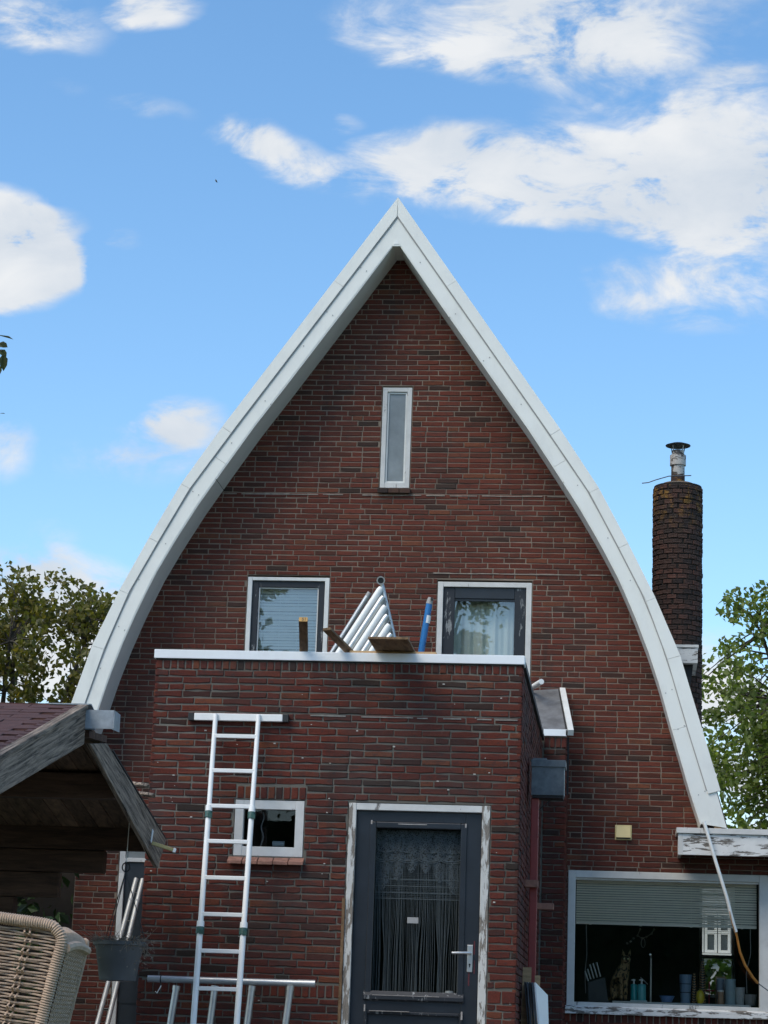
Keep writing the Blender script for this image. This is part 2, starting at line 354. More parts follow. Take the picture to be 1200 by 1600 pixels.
    def build(s, name, mat, parent=None, smooth=False, bevel=0):
        o = link(name, s.mesh(name, smooth), mat, parent)
        if bevel:
            b = o.modifiers.new('bevel', 'BEVEL'); b.width = bevel; b.segments = 2; b.limit_method = 'ANGLE'
        return o
def one(name, fn, mat, label, cat, group=None, **k):
    m = MB(); fn(m); return tag(m.build(name, mat, None, **k), label, cat, group)

# ------------------------------------------------------------------ ground
g = MB(); S = 1500
g.add([(-S, -S, GROUND), (S, -S, GROUND), (S, S, GROUND), (-S, S, GROUND)], [(0, 1, 2, 3)])
o = g.build('ground', m_grass); o['kind'] = 'structure'
o = MB().box((-4.6, -15, GROUND + .004), (2.5, 0, GROUND + .02)).build('terrace', plain('grey paving', (.22, .21, .2), .9, .2, 4, .4, 50)); o['kind'] = 'structure'

# ------------------------------------------------------------------ brick walls
XC = -2.39
P_OUT = [(0, 8.44), (1.695, 5.99), (2.088, 5.39), (2.385, 4.83), (2.655, 4.29), (2.90, 3.72), (3.29, 2.42), (3.385, 2.09)]
P_SEAM = [(0, 8.24), (1.56, 6.0), (1.77, 5.69), (2.01, 5.335), (2.30, 4.79), (2.57, 4.265), (2.785, 3.69), (2.99, 2.996), (3.18, 2.39), (3.28, 2.06)]
P_IN = [(0, 7.995), (.40, 7.42), (1.10, 6.42), (1.385, 6.02), (1.655, 5.61), (1.925, 5.19), (2.14, 4.82), (2.33, 4.46), (2.49, 4.09), (2.62, 3.75), (2.73, 3.42), (2.83, 3.06), (3.03, 2.38), (3.123, 2.10)]
def half_in(z):
    z_ = [p[1] for p in P_IN][::-1]; x_ = [p[0] for p in P_IN][::-1]
    return float(np.interp(z, z_, x_))
COURSE, PITCH, BH, JT = .0547, .22, .0450, .0100
YA, XA0, XA1, ZA = -5.33, -3.635, -.782, 2.812
YS, XS1, ZS = -.814, -.551, 2.862
def brick_geo(w, h, d, rj, rng, ch=.004):
    # a worn brick: u along, v up, n outward; open at the back
    us = [-w / 2, 0, w / 2, w / 2, w / 2, 0, -w / 2, -w / 2]; vs = [-h / 2, -h / 2, -h / 2, 0, h / 2, h / 2, h / 2, 0]
    J = lambda k: rng.uniform(-k, k)
    ring = [(u + J(rj * .5), v + J(rj)) for u, v in zip(us, vs)]
    back = [(u, v, -d) for u, v in ring]; mid = [(u, v, -ch) for u, v in ring]
    tx, ty = J(.0012), J(.0015)
    fr = [(u - math.copysign(min(ch + J(rj * .3), abs(u)), u) if abs(u) > 1e-4 and abs(abs(u) - w / 2) < .02 else u,
           v - math.copysign(ch + J(rj * .2), v) if abs(abs(v) - h / 2) < .012 else v, tx * u / w * 2 + ty * v / h * 2 + J(.0008)) for u, v in ring]
    v = back + mid + fr
    f = [(i, (i + 1) % 8, 8 + (i + 1) % 8, 8 + i) for i in range(8)] + [(8 + i, 8 + (i + 1) % 8, 16 + (i + 1) % 8, 16 + i) for i in range(8)] + [tuple(range(16, 24))]
    return v, f
def rows(u0, u1, z0, z1, holes, rng, clip=None, pitch=PITCH, course=COURSE):
    out = []; k = 0; z = z0
    while z + course <= z1 + 1e-6:
        a, b = (u0, u1) if clip is None else clip(z + course / 2)
        off = (.5 * (k % 2) + rng.choice((0, 0, 0, .25))) * pitch + rng.uniform(-.008, .008)
        if b - a > .03:
            js = [a]; x = math.floor((a - u0) / pitch) * pitch + u0 + off - pitch
            while x < b:
                if x > a + .03: js.append(x + rng.uniform(-.004, .004))
                x += pitch * (1 if rng.random() > .07 else .5)
            js.append(b)
            for p, q in zip(js, js[1:]):
                seg = [(p, q, z, z + course)]
                for h0, h1, hz0, hz1 in holes:
                    ns = []
                    for s0, s1, c0, c1 in seg:
                        if s1 <= h0 or s0 >= h1 or c1 <= hz0 or c0 >= hz1: ns.append((s0, s1, c0, c1)); continue
                        if s0 < h0: ns.append((s0, h0, c0, c1))
                        if s1 > h1: ns.append((h1, s1, c0, c1))
                        m0, m1 = max(s0, h0), min(s1, h1)
                        if hz0 - c0 > .022: ns.append((m0, m1, c0, hz0))
                        if c1 - hz1 > .022: ns.append((m0, m1, hz1, c1))
                    seg = ns
                out += [(s0, s1, (c0 + c1) / 2, c1 - c0) for s0, s1, c0, c1 in seg if s1 - s0 > .025]
        z += course; k += 1
    return out
def frame_of(kind):                                # wall frames: u axis, normal
    return {'front': (Vector((1, 0, 0)), Vector((0, -1, 0))), 'right': (Vector((0, 1, 0)), Vector((1, 0, 0))), 'left': (Vector((0, -1, 0)), Vector((-1, 0, 0)))}[kind]
def put(mb, geo, o, U, NN):
    v, f = geo; Z = Vector((0, 0, 1))
    mb.add([o + U * a + Z * b + NN * c for a, b, c in v], f)
def lay(parent, bricks, kind, plane, mat, rj, rng, single=0, vis=None, depth=.03, jv=.0098):
    # 'single' bricks that show largest become parts of their own, the others one joined part
    U, NN = frame_of(kind); full = []
    def pos(u, z): return Vector((u, plane, z)) if kind == 'front' else Vector((plane, u, z))
    jn = JT
    if single:
        cand = [(i, (pos((a + b) / 2, z) - CPOS).length) for i, (a, b, z, h) in enumerate(bricks) if abs(b - a - PITCH) < .012 and abs(h - COURSE) < 1e-4 and (vis is None or vis(pos((a + b) / 2, z)))]
        cand.sort(key=lambda t: t[1]); full = set(i for i, _ in cand[:single])
        kinds = []
        for j in range(10):
            v, f = brick_geo(PITCH - jn, COURSE - jv, depth, rj, rng); m = MB(); Z = Vector((0, 0, 1)); m.add([U * a + Z * b + NN * c for a, b, c in v], f)
            me = m.mesh('brick'); me.materials.append(mat); kinds.append(me)
    mass = MB()
    for i, (a, b, z, h) in enumerate(bricks):
        pr = NN * rng.uniform(-.0025, .0025)
        if single and i in full:
            o = link('brick', rng.choice(kinds), None, parent); o.location = pos((a + b) / 2, z) + pr
        else:
            sg = 1
            put(mass, brick_geo(b - a - jn, h - jv, depth, rj, rng), pos((a + b) / 2, z) + pr, U * sg, NN)
    if mass.v:
        o = mass.build('brick_mass', mat, parent); o['kind'] = 'stuff'
def soldiers(parent, u0, u1, z0, z1, kind, plane, mat, rng, w=.058, rj=.003, name='soldier_brick', single=True):
    U, NN = frame_of(kind); n = max(1, round((u1 - u0) / w)); w = (u1 - u0) / n; mass = MB()
    ks = []
    for j in range(4):
        v, f = brick_geo(w - .011, z1 - z0 - .008, .03, rj, rng); m = MB(); m.add([U * a + Vector((0, 0, 1)) * b + NN * c for a, b, c in v], f); me = m.mesh(name); me.materials.append(mat); ks.append(me)
    for i in range(n):
        u = u0 + (i + .5) * w; p = Vector((u, plane, (z0 + z1) / 2)) if kind == 'front' else Vector((plane, u, (z0 + z1) / 2))
        o = link(name, rng.choice(ks), None, parent); o.location = p + NN * rng.uniform(-.003, .003)
def sheet(mb, x0, x1, z0, z1, holes, y, th=.1, clip=None):  # wall backing with real openings, cell by cell
    xs = sorted({x0, x1, *[h[0] for h in holes], *[h[1] for h in holes]}); zs = sorted({z0, z1, *[h[2] for h in holes], *[h[3] for h in holes]})
    xs = [x for x in xs if x0 <= x <= x1]; zs = [z for z in zs if z0 <= z <= z1]
    for a, b in zip(xs, xs[1:]):
        for c, d in zip(zs, zs[1:]):
            mx_, mz = (a + b) / 2, (c + d) / 2
            if any(h[0] < mx_ < h[1] and h[2] < mz < h[3] for h in holes): continue
            mb.box((a, y, c), (b, y + th, d))

rng = random.Random(11)
house = thing('brick_house', 'tall brown brick house with pointed curved white edged gable', 'house', (XC, 0, GROUND))
NW = (-2.532, -2.217, 5.475, 6.563); LW = (-3.845, -2.997, 3.50, 4.556); RW = (-1.902, -.944, 3.45, 4.534)
KW = (-.536, 1.40, .30, 1.660); BD = (-5.005, -3.60, -.45, 1.88)
HOLES = [NW, LW, RW, KW, BD]
gw = MB()
hid = [(XA0 + .02, XA1 - .02, GROUND, 2.70), (XA1 - .02, XS1 - .03, GROUND, 2.7)]
# backing: lower part as cells, gable as columns under the roof line
sheet(gw, XC - 3.05, 2.8, GROUND, 1.95, [h for h in HOLES if h[2] < 1.9], .006)
sheet(gw, XC - 3.05, XC + 3.10, 1.95, 2.10, [], .006)
zs = sorted({2.10, 7.99, *np.arange(2.2, 7.95, .12).round(3).tolist(), *[h[2] for h in HOLES[:3]], *[h[3] for h in HOLES[:3]]})
for a, b in zip(zs, zs[1:]):
    hw0, hw1 = half_in(a) + .09, half_in(b) + .09; hw0, hw1 = min(hw0, 3.12), min(hw1, 3.12); mz = (a + b) / 2
    segs = [(-hw0, hw0, -hw1, hw1)]
    hs = sorted([h for h in HOLES[:3] if h[2] < mz < h[3]])
    cuts = [(-hw0, -hw1)] + sum([[(h[0] - XC, h[0] - XC), (h[1] - XC, h[1] - XC)] for h in hs], []) + [(hw0, hw1)]
    for (p0, p1), (q0, q1) in zip(cuts[::2], cuts[1::2]):
        gw.prism([(XC + p0, a), (XC + q0, a), (XC + q1, b), (XC + p1, b)], .006, .112)
wall = gw.build('gable_wall', m_mort, house)
def gclip(z):
    hw = half_in(z) + .07 if z > 2.1 else 3.05
    hw = min(hw, 3.10)
    return (XC - min(hw, 3.05), (2.8 if z < 1.95 else XC + hw))
gb = rows(XC - 3.3, 2.8, GROUND, 7.97, HOLES + hid, rng, gclip)
gb = [b for b in gb if not (KW[0] - .01 < b[0] and .2 < b[2] < .30 and b[1] < 1.6)]
def gvis(p):
    x, y = pix(p); return not (235 < x < 852 and y > 1000) and not (x < 200 and y > 1090) and 20 < x < 1180 and y < 1590 and p.x < .5
lay(wall, gb, 'front', 0.0, m_brick, .0022, rng, 300, gvis)
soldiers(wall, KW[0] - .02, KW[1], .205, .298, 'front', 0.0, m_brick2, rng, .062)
# thick pale bed joints that run across the gable
for z, a, b in ((5.405, -4.15, -2.9), (5.405, -2.7, -.62), (4.60, -1.95, -.2)):
    m = MB(); x = a
    while x < b:
        w = rng.uniform(.08, .3); m.box((x, -.0045 - rng.uniform(0, .002), z - rng.uniform(.004, .008)), (min(x + w, b), .01, z + rng.uniform(.003, .008))); x += w + rng.choice((0, 0, 0, .05))
    m.build('mortar_repair', plain('pale mortar', (.24, .205, .17), .95, .4, 12), wall)
# other walls (seen only from the side)
hb = MB(); hb.box((XC - 3.05, .115, GROUND), (XC - 2.95, 9, 3.0)).box((XC + 2.95, 3.2, GROUND), (XC + 3.05, 9, 3.0)).box((XC - 3.05, 9, GROUND), (XC + 3.05, 9.1, 2.3))
hb.build('side_wall', m_brick, house)
MB().prism([(XC - x, z) for x, z in P_IN[::-1]] + [(XC + x, z) for x, z in P_IN[1:]], 8.9, 9.0).build('rear_gable', m_brick, house)

# roof shell, soffit, fascia boards, verge trims
def chain(P, s): return [(XC + s * x, z) for x, z in P]
for s in (-1, 1):
    a = [(XC + s * (x - .012), z - .012) for x, z in P_OUT]; b = [(XC + s * (x + .012), z + .0) for x, z in P_IN]
    m = MB(); na, nb = len(a), len(b)
    # loft both chains by resampling
    def res(P, n):
        P = np.array(P); d = np.r_[0, np.cumsum(np.hypot(*np.diff(P, axis=0).T))]; t = np.linspace(0, d[-1], n); return list(zip(np.interp(t, d, P[:, 0]), np.interp(t, d, P[:, 1])))
    A, B = res(a, 40), res(b, 40)
    for i in range(39):
        m.prism([A[i], A[i + 1], B[i + 1], B[i]], -.415, 9.3)
    m.build('roof_slope', m_roof, house)
def inter(P, p, n):                                # where the ray p + t n meets the chain
    best = None
    for (x0, z0), (x1, z1) in zip(P, P[1:]):
        dx, dz = x1 - x0, z1 - z0; det = n[0] * -dz + n[1] * dx
        if abs(det) < 1e-9: continue
        t = ((x0 - p[0]) * -dz + (z0 - p[1]) * dx) / det; u = (n[0] * (z0 - p[1]) - n[1] * (x0 - p[0])) / det
        if -.001 <= u <= 1.001 and t > -.01 and (best is None or t < best[0]): best = (t, (p[0] + n[0] * t, p[1] + n[1] * t), (x0, z0))
    return best
def zcut(P, z):
    return float(np.interp(z, [p[1] for p in P][::-1], [p[0] for p in P][::-1])), z
def piece(Pa, Pb, z0, z1, first=False, last=False, gap=.0014):
    # part of the band between chains Pa (outer) and Pb (inner) from height z0 (upper) to z1 (lower), cut square
    def cut(z, shift):
        p = zcut(Pa, z); q = zcut(Pa, z - .05); d = np.array([q[0] - p[0], q[1] - p[1]]); d /= np.hypot(*d); n = (-abs(d[1]), -abs(d[0]))
        p = (p[0] + d[0] * shift, p[1] + d[1] * shift); r = inter(Pb, p, n); return p, (r[1] if r else None)
    if first: pa, pb = Pa[0], Pb[0]
    else: pa, pb = cut(z0, gap)
    if last: qa, qb = Pa[-1], Pb[-1]
    else: qa, qb = cut(z1, -gap)
    oa = [pa] + [p for p in Pa if qa[1] + 1e-3 < p[1] < pa[1] - 1e-3] + [qa]
    ob = [pb] + [p for p in Pb if qb[1] + 1e-3 < p[1] < pb[1] - 1e-3] + [qb]
    return oa, ob
def band(m, oa, ob, s, y0, y1):
    def resample(P, n):
        P = np.array(P); d = np.r_[0, np.cumsum(np.hypot(*np.diff(P, axis=0).T))]
        t = np.linspace(0, d[-1], n); return np.c_[np.interp(t, d, P[:, 0]), np.interp(t, d, P[:, 1])]
    n = 24; A, B = resample(oa, n), resample(ob, n)
    k = len(m.v)
    for i in range(n):
        for (x, z) in (A[i], B[i]):
            for y in (y0, y1): m.v.append((XC + s * x, y, z))
    for i in range(n - 1):
        a = k + i * 4; b = a + 4
        m.f += [(a, b, b + 2, a + 2), (a + 1, a + 3, b + 3, b + 1), (a, a + 1, b + 1, b), (a + 2, b + 2, b + 3, a + 3)]
    m.f += [(k, k + 2, k + 3, k + 1), (k + (n - 1) * 4, k + (n - 1) * 4 + 1, k + (n - 1) * 4 + 3, k + (n - 1) * 4 + 2)]
P_FO = [(x - .02 if x > 0 else 0, z - .025) for x, z in P_OUT]
P_SEAMo = [(x, z) for x, z in P_SEAM]
P_SEAMi = [(x + .004, z + .006) for x, z in P_SEAM]
for s in (-1, 1):
    for j, (z0, z1, fi, la) in enumerate(((8.4, 5.72, 1, 0), (5.72, 3.06, 0, 0), (3.06, 2.0, 0, 1))):
        m = MB(); band(m, *piece(P_FO, P_IN, z0, z1, fi, la), s, -.45 - .0008 * (j + (s > 0)), -.417)
        m.build('fascia_board', m_white, house)
    cuts = [8.44, 7.55, 5.99, 5.39, 4.83, 4.29, 3.72, 2.42]
    for j, (z0, z1) in enumerate(zip(cuts, cuts[1:])):
        m = MB(); yy = -.466 - .001 * (j % 2) - (.0015 if s > 0 else 0)
        PO = [(x + .012, z + .008) for x, z in P_OUT]; PO[0] = (-.0 if s < 0 else -.0, 8.452)
        band(m, *piece(PO, P_SEAMi, z0, z1, j == 0, False), s, yy, -.40)
        o = m.build('verge_trim', m_white, house)
    m = MB(); band(m, *piece([(x + .004, z + .006) for x, z in P_SEAM], [(x - .003, z - .006) for x, z in P_SEAM], 8.2, 2.42, True, False), s, -.4575, -.4525); m.build('seam_shadow', m_gray, house)  # grey strip draws the shadow line of the joint below the trim
    # soffit between fascia and wall
    for z0, z1, fi, la in ((7.99, 5.45, 1, 0), (5.45, 2.0, 0, 1)):
        oa, ob = piece(P_IN, [(max(x - .008, 0), z - (.010 if x else .014)) for x, z in P_IN], z0, z1, fi, la, .004)
        m = MB(); band(m, oa, ob, s, -.446, .0 - .004); m.build('soffit_panel', m_white, house)
MB().prism([(XC - .045, 7.925), (XC + .045, 7.925), (XC + .012, 7.985), (XC - .012, 7.985)], -.452, -.006).build('apex_closer', m_white, house, bevel=.002)
MB().prism([(XC - .028, 7.945), (XC + .028, 7.945), (XC, 7.998)], -.456, -.4525).build('apex_clip', m_alup, house)
# nail heads
nh = MB(); R2 = random.Random(5)
for s in (-1, 1):
    for z in np.arange(2.45, 8.0, .48):
        xi, xo = half_in(z), zcut(P_SEAM, z)[0]; x = xi + (xo - xi) * R2.uniform(.2, .8); zz = z + R2.uniform(-.1, .1)
        for q in (0, .06): nh.box((XC + s * (x + q) - .005, -.4545, zz - .005 + q * .6), (XC + s * (x + q) + .005, -.4505, zz + .005 + q * .6))
o = nh.build('nail_heads', m_gray, house); o['kind'] = 'stuff'

# ------------------------------------------------------------------ windows of the house
def frame_box(m, x0, x1, z0, z1, w, y0, y1, wb=None, wt=None):
    wb = w if wb is None else wb; wt = w if wt is None else wt
    m.box((x0, y0, z0), (x0 + w, y1, z1)); m.box((x1 - w, y0 - .001, z0), (x1, y1, z1))
    m.box((x0 + w, y0 + .002, z1 - wt), (x1 - w, y1, z1)); m.box((x0 + w, y0 + .0015, z0), (x1 - w, y1, z0 + wb))
def pane(parent, x0, x1, z0, z1, y, mat=m_glass):
    m = MB(); m.add([(x0, y, z0), (x1, y, z0), (x1, y, z1), (x0, y, z1)], [(0, 1, 2, 3)]); return m.build('pane', mat, parent)
def reveal(m, h, y0, y1, t=.02):
    pass
# narrow attic window
m = MB(); frame_box(m, NW[0] + .006, NW[1] - .006, NW[2] + .01, NW[3] - .012, .048, .012, .09, .055, .045)
w = m.build('attic_window', m_peel, house, bevel=.003); w['label'] = 'narrow upright frosted window with white frame'
m = MB(); frame_box(m, NW[0] + .056, NW[1] - .056, NW[2] + .067, NW[3] - .06, .017, .03, .07); m.build('sash', m_wframe, w, bevel=.002)
pane(w, NW[0] + .07, NW[1] - .07, NW[2] + .08, NW[3] - .07, .045, m_frost)
for i in range(3):
    a = NW[0] - .012 + i * .114; MB().hexa([(a, -.045, NW[2] - .012), (a + .108, -.045, NW[2] - .012), (a + .108, .01, NW[2] + .004), (a, .01, NW[2] + .004)],
        [(a, -.045, NW[2] - .055), (a + .108, -.045, NW[2] - .055), (a + .108, .01, NW[2] - .045), (a, .01, NW[2] - .045)]).build('sill_tile', m_cbrick, w, bevel=.003)
# two upper windows
m = MB(); frame_box(m, LW[0] + .005, LW[1] - .005, LW[2], LW[3] - .02, .045, .004, .10, .05, .034)
w = m.build('bedroom_window', m_wframe, house, bevel=.003); w['label'] = 'blue black sash window with white blind behind'
m = MB(); frame_box(m, LW[0] + .052, LW[1] - .052, LW[2] + .05, LW[3] - .056, .064, .03, .085); m.build('sash', m_navyp, w, bevel=.004)
m = MB(); frame_box(m, LW[0] + .118, LW[1] - .118, LW[2] + .115, LW[3] - .121, .010, .045, .08); m.build('glazing_bead', m_wframe, w)
pane(w, LW[0] + .12, LW[1] - .12, LW[2] + .11, LW[3] - .12, .062, m_glassu)
m = MB(); frame_box(m, RW[0] + .005, RW[1] - .005, RW[2], RW[3] - .02, .055, .004, .10, .05, .05)
w = m.build('bedroom_window', m_peel, house, bevel=.003); w['label'] = 'blue black sash window with pale curtain behind'
m = MB(); x0, x1, z0, z1 = RW[0] + .062, RW[1] - .062, RW[2] + .05, RW[3] - .072
m.box((x0, .03, z0), (x0 + .115, .085, z1)); m.build('sash_stile', m_navyp, w, bevel=.004)
MB().box((x1 - .115, .029, z0), (x1, .085, z1)).build('sash_stile', m_navyp, w, bevel=.004)
MB().box((x0 + .116, .033, z1 - .115), (x1 - .116, .085, z1)).build('sash_rail', m_navy, w, bevel=.006)
MB().box((x0 + .116, .045, z1 - .135), (x1 - .116, .085, z1 - .116)).build('glazing_bead', m_navy, w)
MB().box((x0 + .116, .033, z0), (x1 - .116, .085, z0 + .1)).build('sash_rail', m_navy, w)
pane(w, x0 + .11, x1 - .11, z0 + .1, z1 - .11, .062, m_glassu)
# blind behind the left one
def blind(name, label, x0, x1, ztop, zbot, y, pitch, depth, tilt, mat, rails=True, tags=()):
    e = thing(name, label, 'blind', ((x0 + x1) / 2, y, zbot))
    m = MB(); c, s = math.cos(tilt) * depth / 2, math.sin(tilt) * depth / 2
    m.hexa([(x0, y - c, -s), (x1, y - c, -s), (x1, y + c, s), (x0, y + c, s)], [(x0, y - c, -s + .0015), (x1, y - c, -s + .0015), (x1, y + c, s + .0015), (x0, y + c, s + .0015)])
    me = m.mesh('slat'); me.materials.append(mat); z = ztop - .03; k = 0; rr = random.Random(3)
    while z > zbot + .02:
        o = link('slat', me, None, e); o.location = (0, 0, z); o.rotation_euler = (0, rr.uniform(-.0012, .0012), 0); z -= pitch; k += 1
    MB().box((x0, y - .015, ztop - .025), (x1, y + .015, ztop)).build('head_rail', mat, e)
    if rails: MB().box((x0, y - .012, zbot - .004), (x1, y + .012, zbot + .014)).build('bottom_rail', mat, e, bevel=.003)
    for t in (.08, .36, .64, .92):
        x = x0 + (x1 - x0) * t; MB().tube([(x, y - depth / 2 - .001, zbot), (x, y - depth / 2 - .001, ztop)], .0012, 5).build('cord', mat, e)
        if rails: MB().box((x - .012, y - .016, zbot - .008), (x + .012, y + .013, zbot + .018)).build('cord_clip', mat, e)
    return e
blind('venetian_blind', 'closed white venetian blind inside the left upper window', LW[0] + .09, LW[1] - .09, LW[3] - .1, LW[2] + .06, .13, .030, .032, 1.0, m_slatw)
# curtain behind the right one
def curtain(name, label, x0, x1, z0, z1, y, amp, waves, mat):
    m = MB(); n = 90; k = 0
    for i in range(n + 1):
        t = i / n; x = x0 + (x1 - x0) * t; yy = y + amp * (math.sin(t * waves * 6.283) + .5 * math.sin(t * waves * 2.3 * 6.283 + 1.3)); m.v += [(x, yy, z0), (x, yy * .98 + y * .02, z1)]
    m.f = [(2 * i, 2 * i + 2, 2 * i + 3, 2 * i + 1) for i in range(n)]
    o = m.build(name, mat, None, True); tag(o, label, 'curtain'); return o
curtain('net_curtain', 'pale net curtain hanging inside the right upper window', RW[0] + .05, RW[1] - .05, RW[2], RW[3] - .1, .2, .016, 6, m_curt)
# dark rooms behind
MB().box((-4.4, 1.6, 2.9), (-.4, 1.7, 4.85)).build('room_wall', plain('bedroom plaster', (.22, .21, .19), .9), house)
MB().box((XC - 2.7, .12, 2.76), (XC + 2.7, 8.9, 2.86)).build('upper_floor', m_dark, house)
# back door half hidden behind the extension
m = MB(); m.box((BD[0] + .005, .01, BD[2]), (BD[0] + .062, .1, BD[3])); m.box((BD[0] + .062, .012, 1.625), (-3.6, .1, 1.665)); m.box((BD[0] + .062, .012, 1.82), (-3.6, .1, BD[3]))
bd = m.build('back_door', m_peel, house, bevel=.003); bd['label'] = 'navy back door in white frame beside the extension'
pane(bd, BD[0] + .06, -3.6, 1.665, 1.82, .05, m_frost)
m = MB().box((BD[0] + .063, .04, BD[2]), (-3.6, .085, 1.62)); m.build('door_leaf', m_navy, bd)
MB().box((BD[0] + .063, .03, .25), (-3.6, .04, .33)).build('cross_rail', m_navy, bd)

# kitchen window
m = MB(); x0, x1, z0, z1 = KW
m.box((x0, -.012, z0), (x0 + .072, .1, z1)); m.box((1.305, -.014, z0 + .02), (1.40, .1, z1)); m.box((x0 + .072, -.010, z1 - .068), (1.305, .1, z1)); m.box((x0 + .072, -.008, z0 + .02), (1.305, .1, z0 + .105))
kw = m.build('kitchen_window', m_peel, house, bevel=.004); kw['label'] = 'wide kitchen window with peeling white frame'
MB().hexa([(x0 - .012, -.05, z0 - .008), (1.42, -.05, z0 - .008), (1.42, -.0085, z0 + .004), (x0 - .012, -.0085, z0 + .004)], [(x0 - .012, -.05, z0 + .055), (1.42, -.05, z0 + .055), (1.42, -.0085, z0 + .072), (x0 - .012, -.0085, z0 + .072)]).build('window_sill', m_peelh, kw, bevel=.004)
pane(kw, x0 + .07, 1.31, z0 + .1, z1 - .065, .06)
MB().box((x0 + .073, .022, z1 - .086), (1.304, .058, z1 - .069)).build('glazing_bead', m_wframe, kw)
blind('venetian_blind', 'half raised grey green venetian blind inside the kitchen window', x0 + .078, 1.285, z1 - .078, 1.155, .115, .0235, .025, .85, m_slat)
# kitchen room
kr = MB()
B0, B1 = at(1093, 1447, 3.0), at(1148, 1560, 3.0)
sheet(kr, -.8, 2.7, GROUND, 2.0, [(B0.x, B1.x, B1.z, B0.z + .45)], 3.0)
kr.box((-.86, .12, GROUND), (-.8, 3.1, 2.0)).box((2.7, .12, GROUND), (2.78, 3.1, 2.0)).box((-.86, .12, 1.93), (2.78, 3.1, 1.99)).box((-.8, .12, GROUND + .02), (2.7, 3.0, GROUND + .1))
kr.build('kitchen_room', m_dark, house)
m = MB(); zt = B0.z + .45; wz = B1.z
frame_box(m, B0.x, B1.x, wz, zt, .03, 2.97, 3.1); m.box((B0.x + .03, 2.98, wz + .42), (B1.x - .03, 3.05, wz + .455))
far_w = m.build('far_window', m_wframe, house)
m = MB(); z = zt
while z > B0.z - .10: m.box((B0.x + .03, 2.93, z), (B1.x - .03, 2.955, z + .003)); z -= .022
m.build('far_blind_slats', m_slat, far_w)
MB().box((-.45, .42, .37), (2.6, 1.1, .40)).build('worktop', m_counter, house)
m = MB(); a, b = at(957, 1557, .30), at(1172, 1571, .30); m.box((a.x, .14, .395), (b.x, .42, .428)); m.build('window_board', m_counter, house, bevel=.003)

# ------------------------------------------------------------------ brick extension in front
ext = thing('brick_extension', 'flat roofed brick extension with navy door and white roof edge', 'extension', ((XA0 + XA1) / 2, YA, GROUND))
DR = (-2.086, -1.002, -.42, 1.740); SW = (-2.960, -2.420, 1.312, 1.744)
m = MB(); sheet(m, XA0 + .012, XA1 - .012, GROUND, ZA, [DR, SW], YA + .007); m.box((XA1 - .112, YA + .112, GROUND), (XA1 - .012, -.0, ZA)).box((XA0 + .012, YA + .112, GROUND), (XA0 + .112, 0, ZA))
ew = m.build('front_wall', m_mort2, ext)
HA = [DR, SW, (SW[0] + .01, SW[1] + .01, 1.745, 1.845), (SW[0] - .03, SW[1] + .02, 1.262, 1.32), (XA0, -2.1, .272, .372), (-1.0, XA1, .272, .372)]
ab = rows(XA0, XA1, 2.736 - 62 * COURSE, 2.737, HA, rng)
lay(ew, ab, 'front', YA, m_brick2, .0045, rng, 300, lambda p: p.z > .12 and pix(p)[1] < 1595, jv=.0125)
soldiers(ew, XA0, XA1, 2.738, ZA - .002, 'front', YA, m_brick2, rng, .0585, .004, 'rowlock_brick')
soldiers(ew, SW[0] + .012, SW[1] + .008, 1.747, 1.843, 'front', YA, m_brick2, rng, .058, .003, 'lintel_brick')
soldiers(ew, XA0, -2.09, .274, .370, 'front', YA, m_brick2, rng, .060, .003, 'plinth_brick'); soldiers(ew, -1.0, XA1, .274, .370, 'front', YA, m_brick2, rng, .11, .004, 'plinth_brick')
sb = rows(YA + .0, YS, GROUND, ZA, [(YA, YA + .11, -9, 9)][:0], rng)
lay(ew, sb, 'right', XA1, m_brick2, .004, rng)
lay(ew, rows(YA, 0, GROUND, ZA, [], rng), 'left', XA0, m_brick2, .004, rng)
# pale mortar patch lines
rp = MB(); x = -2.46
a, b = at(485, 1118, YA), at(812, 1126, YA)
x = a.x
while x < b.x:
    w = rng.uniform(.05, .22); t = (x - a.x) / (b.x - a.x); z = a.z + (b.z - a.z) * t; rp.box((x, YA - .005, z - rng.uniform(.003, .007)), (x + w, YA + .01, z + rng.uniform(.002, .007))); x += w + rng.choice((0, .03, .12))
rp.build('mortar_repair', plain('pale patch mortar', (.20, .19, .17), .95, .45, 15), ew)
spk = MB()
for _ in range(60):
    x, z = rng.uniform(XA0, XA1), rng.uniform(.2, 2.7)
    if DR[0] < x < DR[1] and z < 1.75: continue
    if SW[0] < x < SW[1] and SW[2] < z < SW[3]: continue
    r = rng.uniform(.003, .009); spk.box((x - r, YA - .004, z - r * .6), (x + r, YA, z + r * .6))
o = spk.build('mortar_specks', plain('mortar splash', (.42, .40, .36), .95, .2), ew); o['kind'] = 'stuff'
# roof deck, coping
MB().box((XA0 + .05, YA + .06, ZA - .12), (XA1 - .05, -.01, ZA - .02)).build('roof_deck', m_black, ext)
c0, c1 = XA0 - .012, XA1 + .012
MB().box((c0, YA - .018, ZA + .006), (c1, YA + .16, ZA + .074)).build('front_coping', m_white2, ext, bevel=.003)
MB().box((XA1 - .12, YA + .161, ZA + .004), (XA1 + .016, YS - .02, ZA + .05)).build('side_coping', m_black, ext)
MB().box((XA0 - .012, YA + .161, ZA + .004), (XA0 + .12, -.02, ZA + .06)).build('side_coping', m_white2, ext)
MB().box((XA0 + .002, YA - .006, ZA - .002), (XA1 + .004, YA + .14, ZA + .006)).build('drip_edge', m_black, ext)
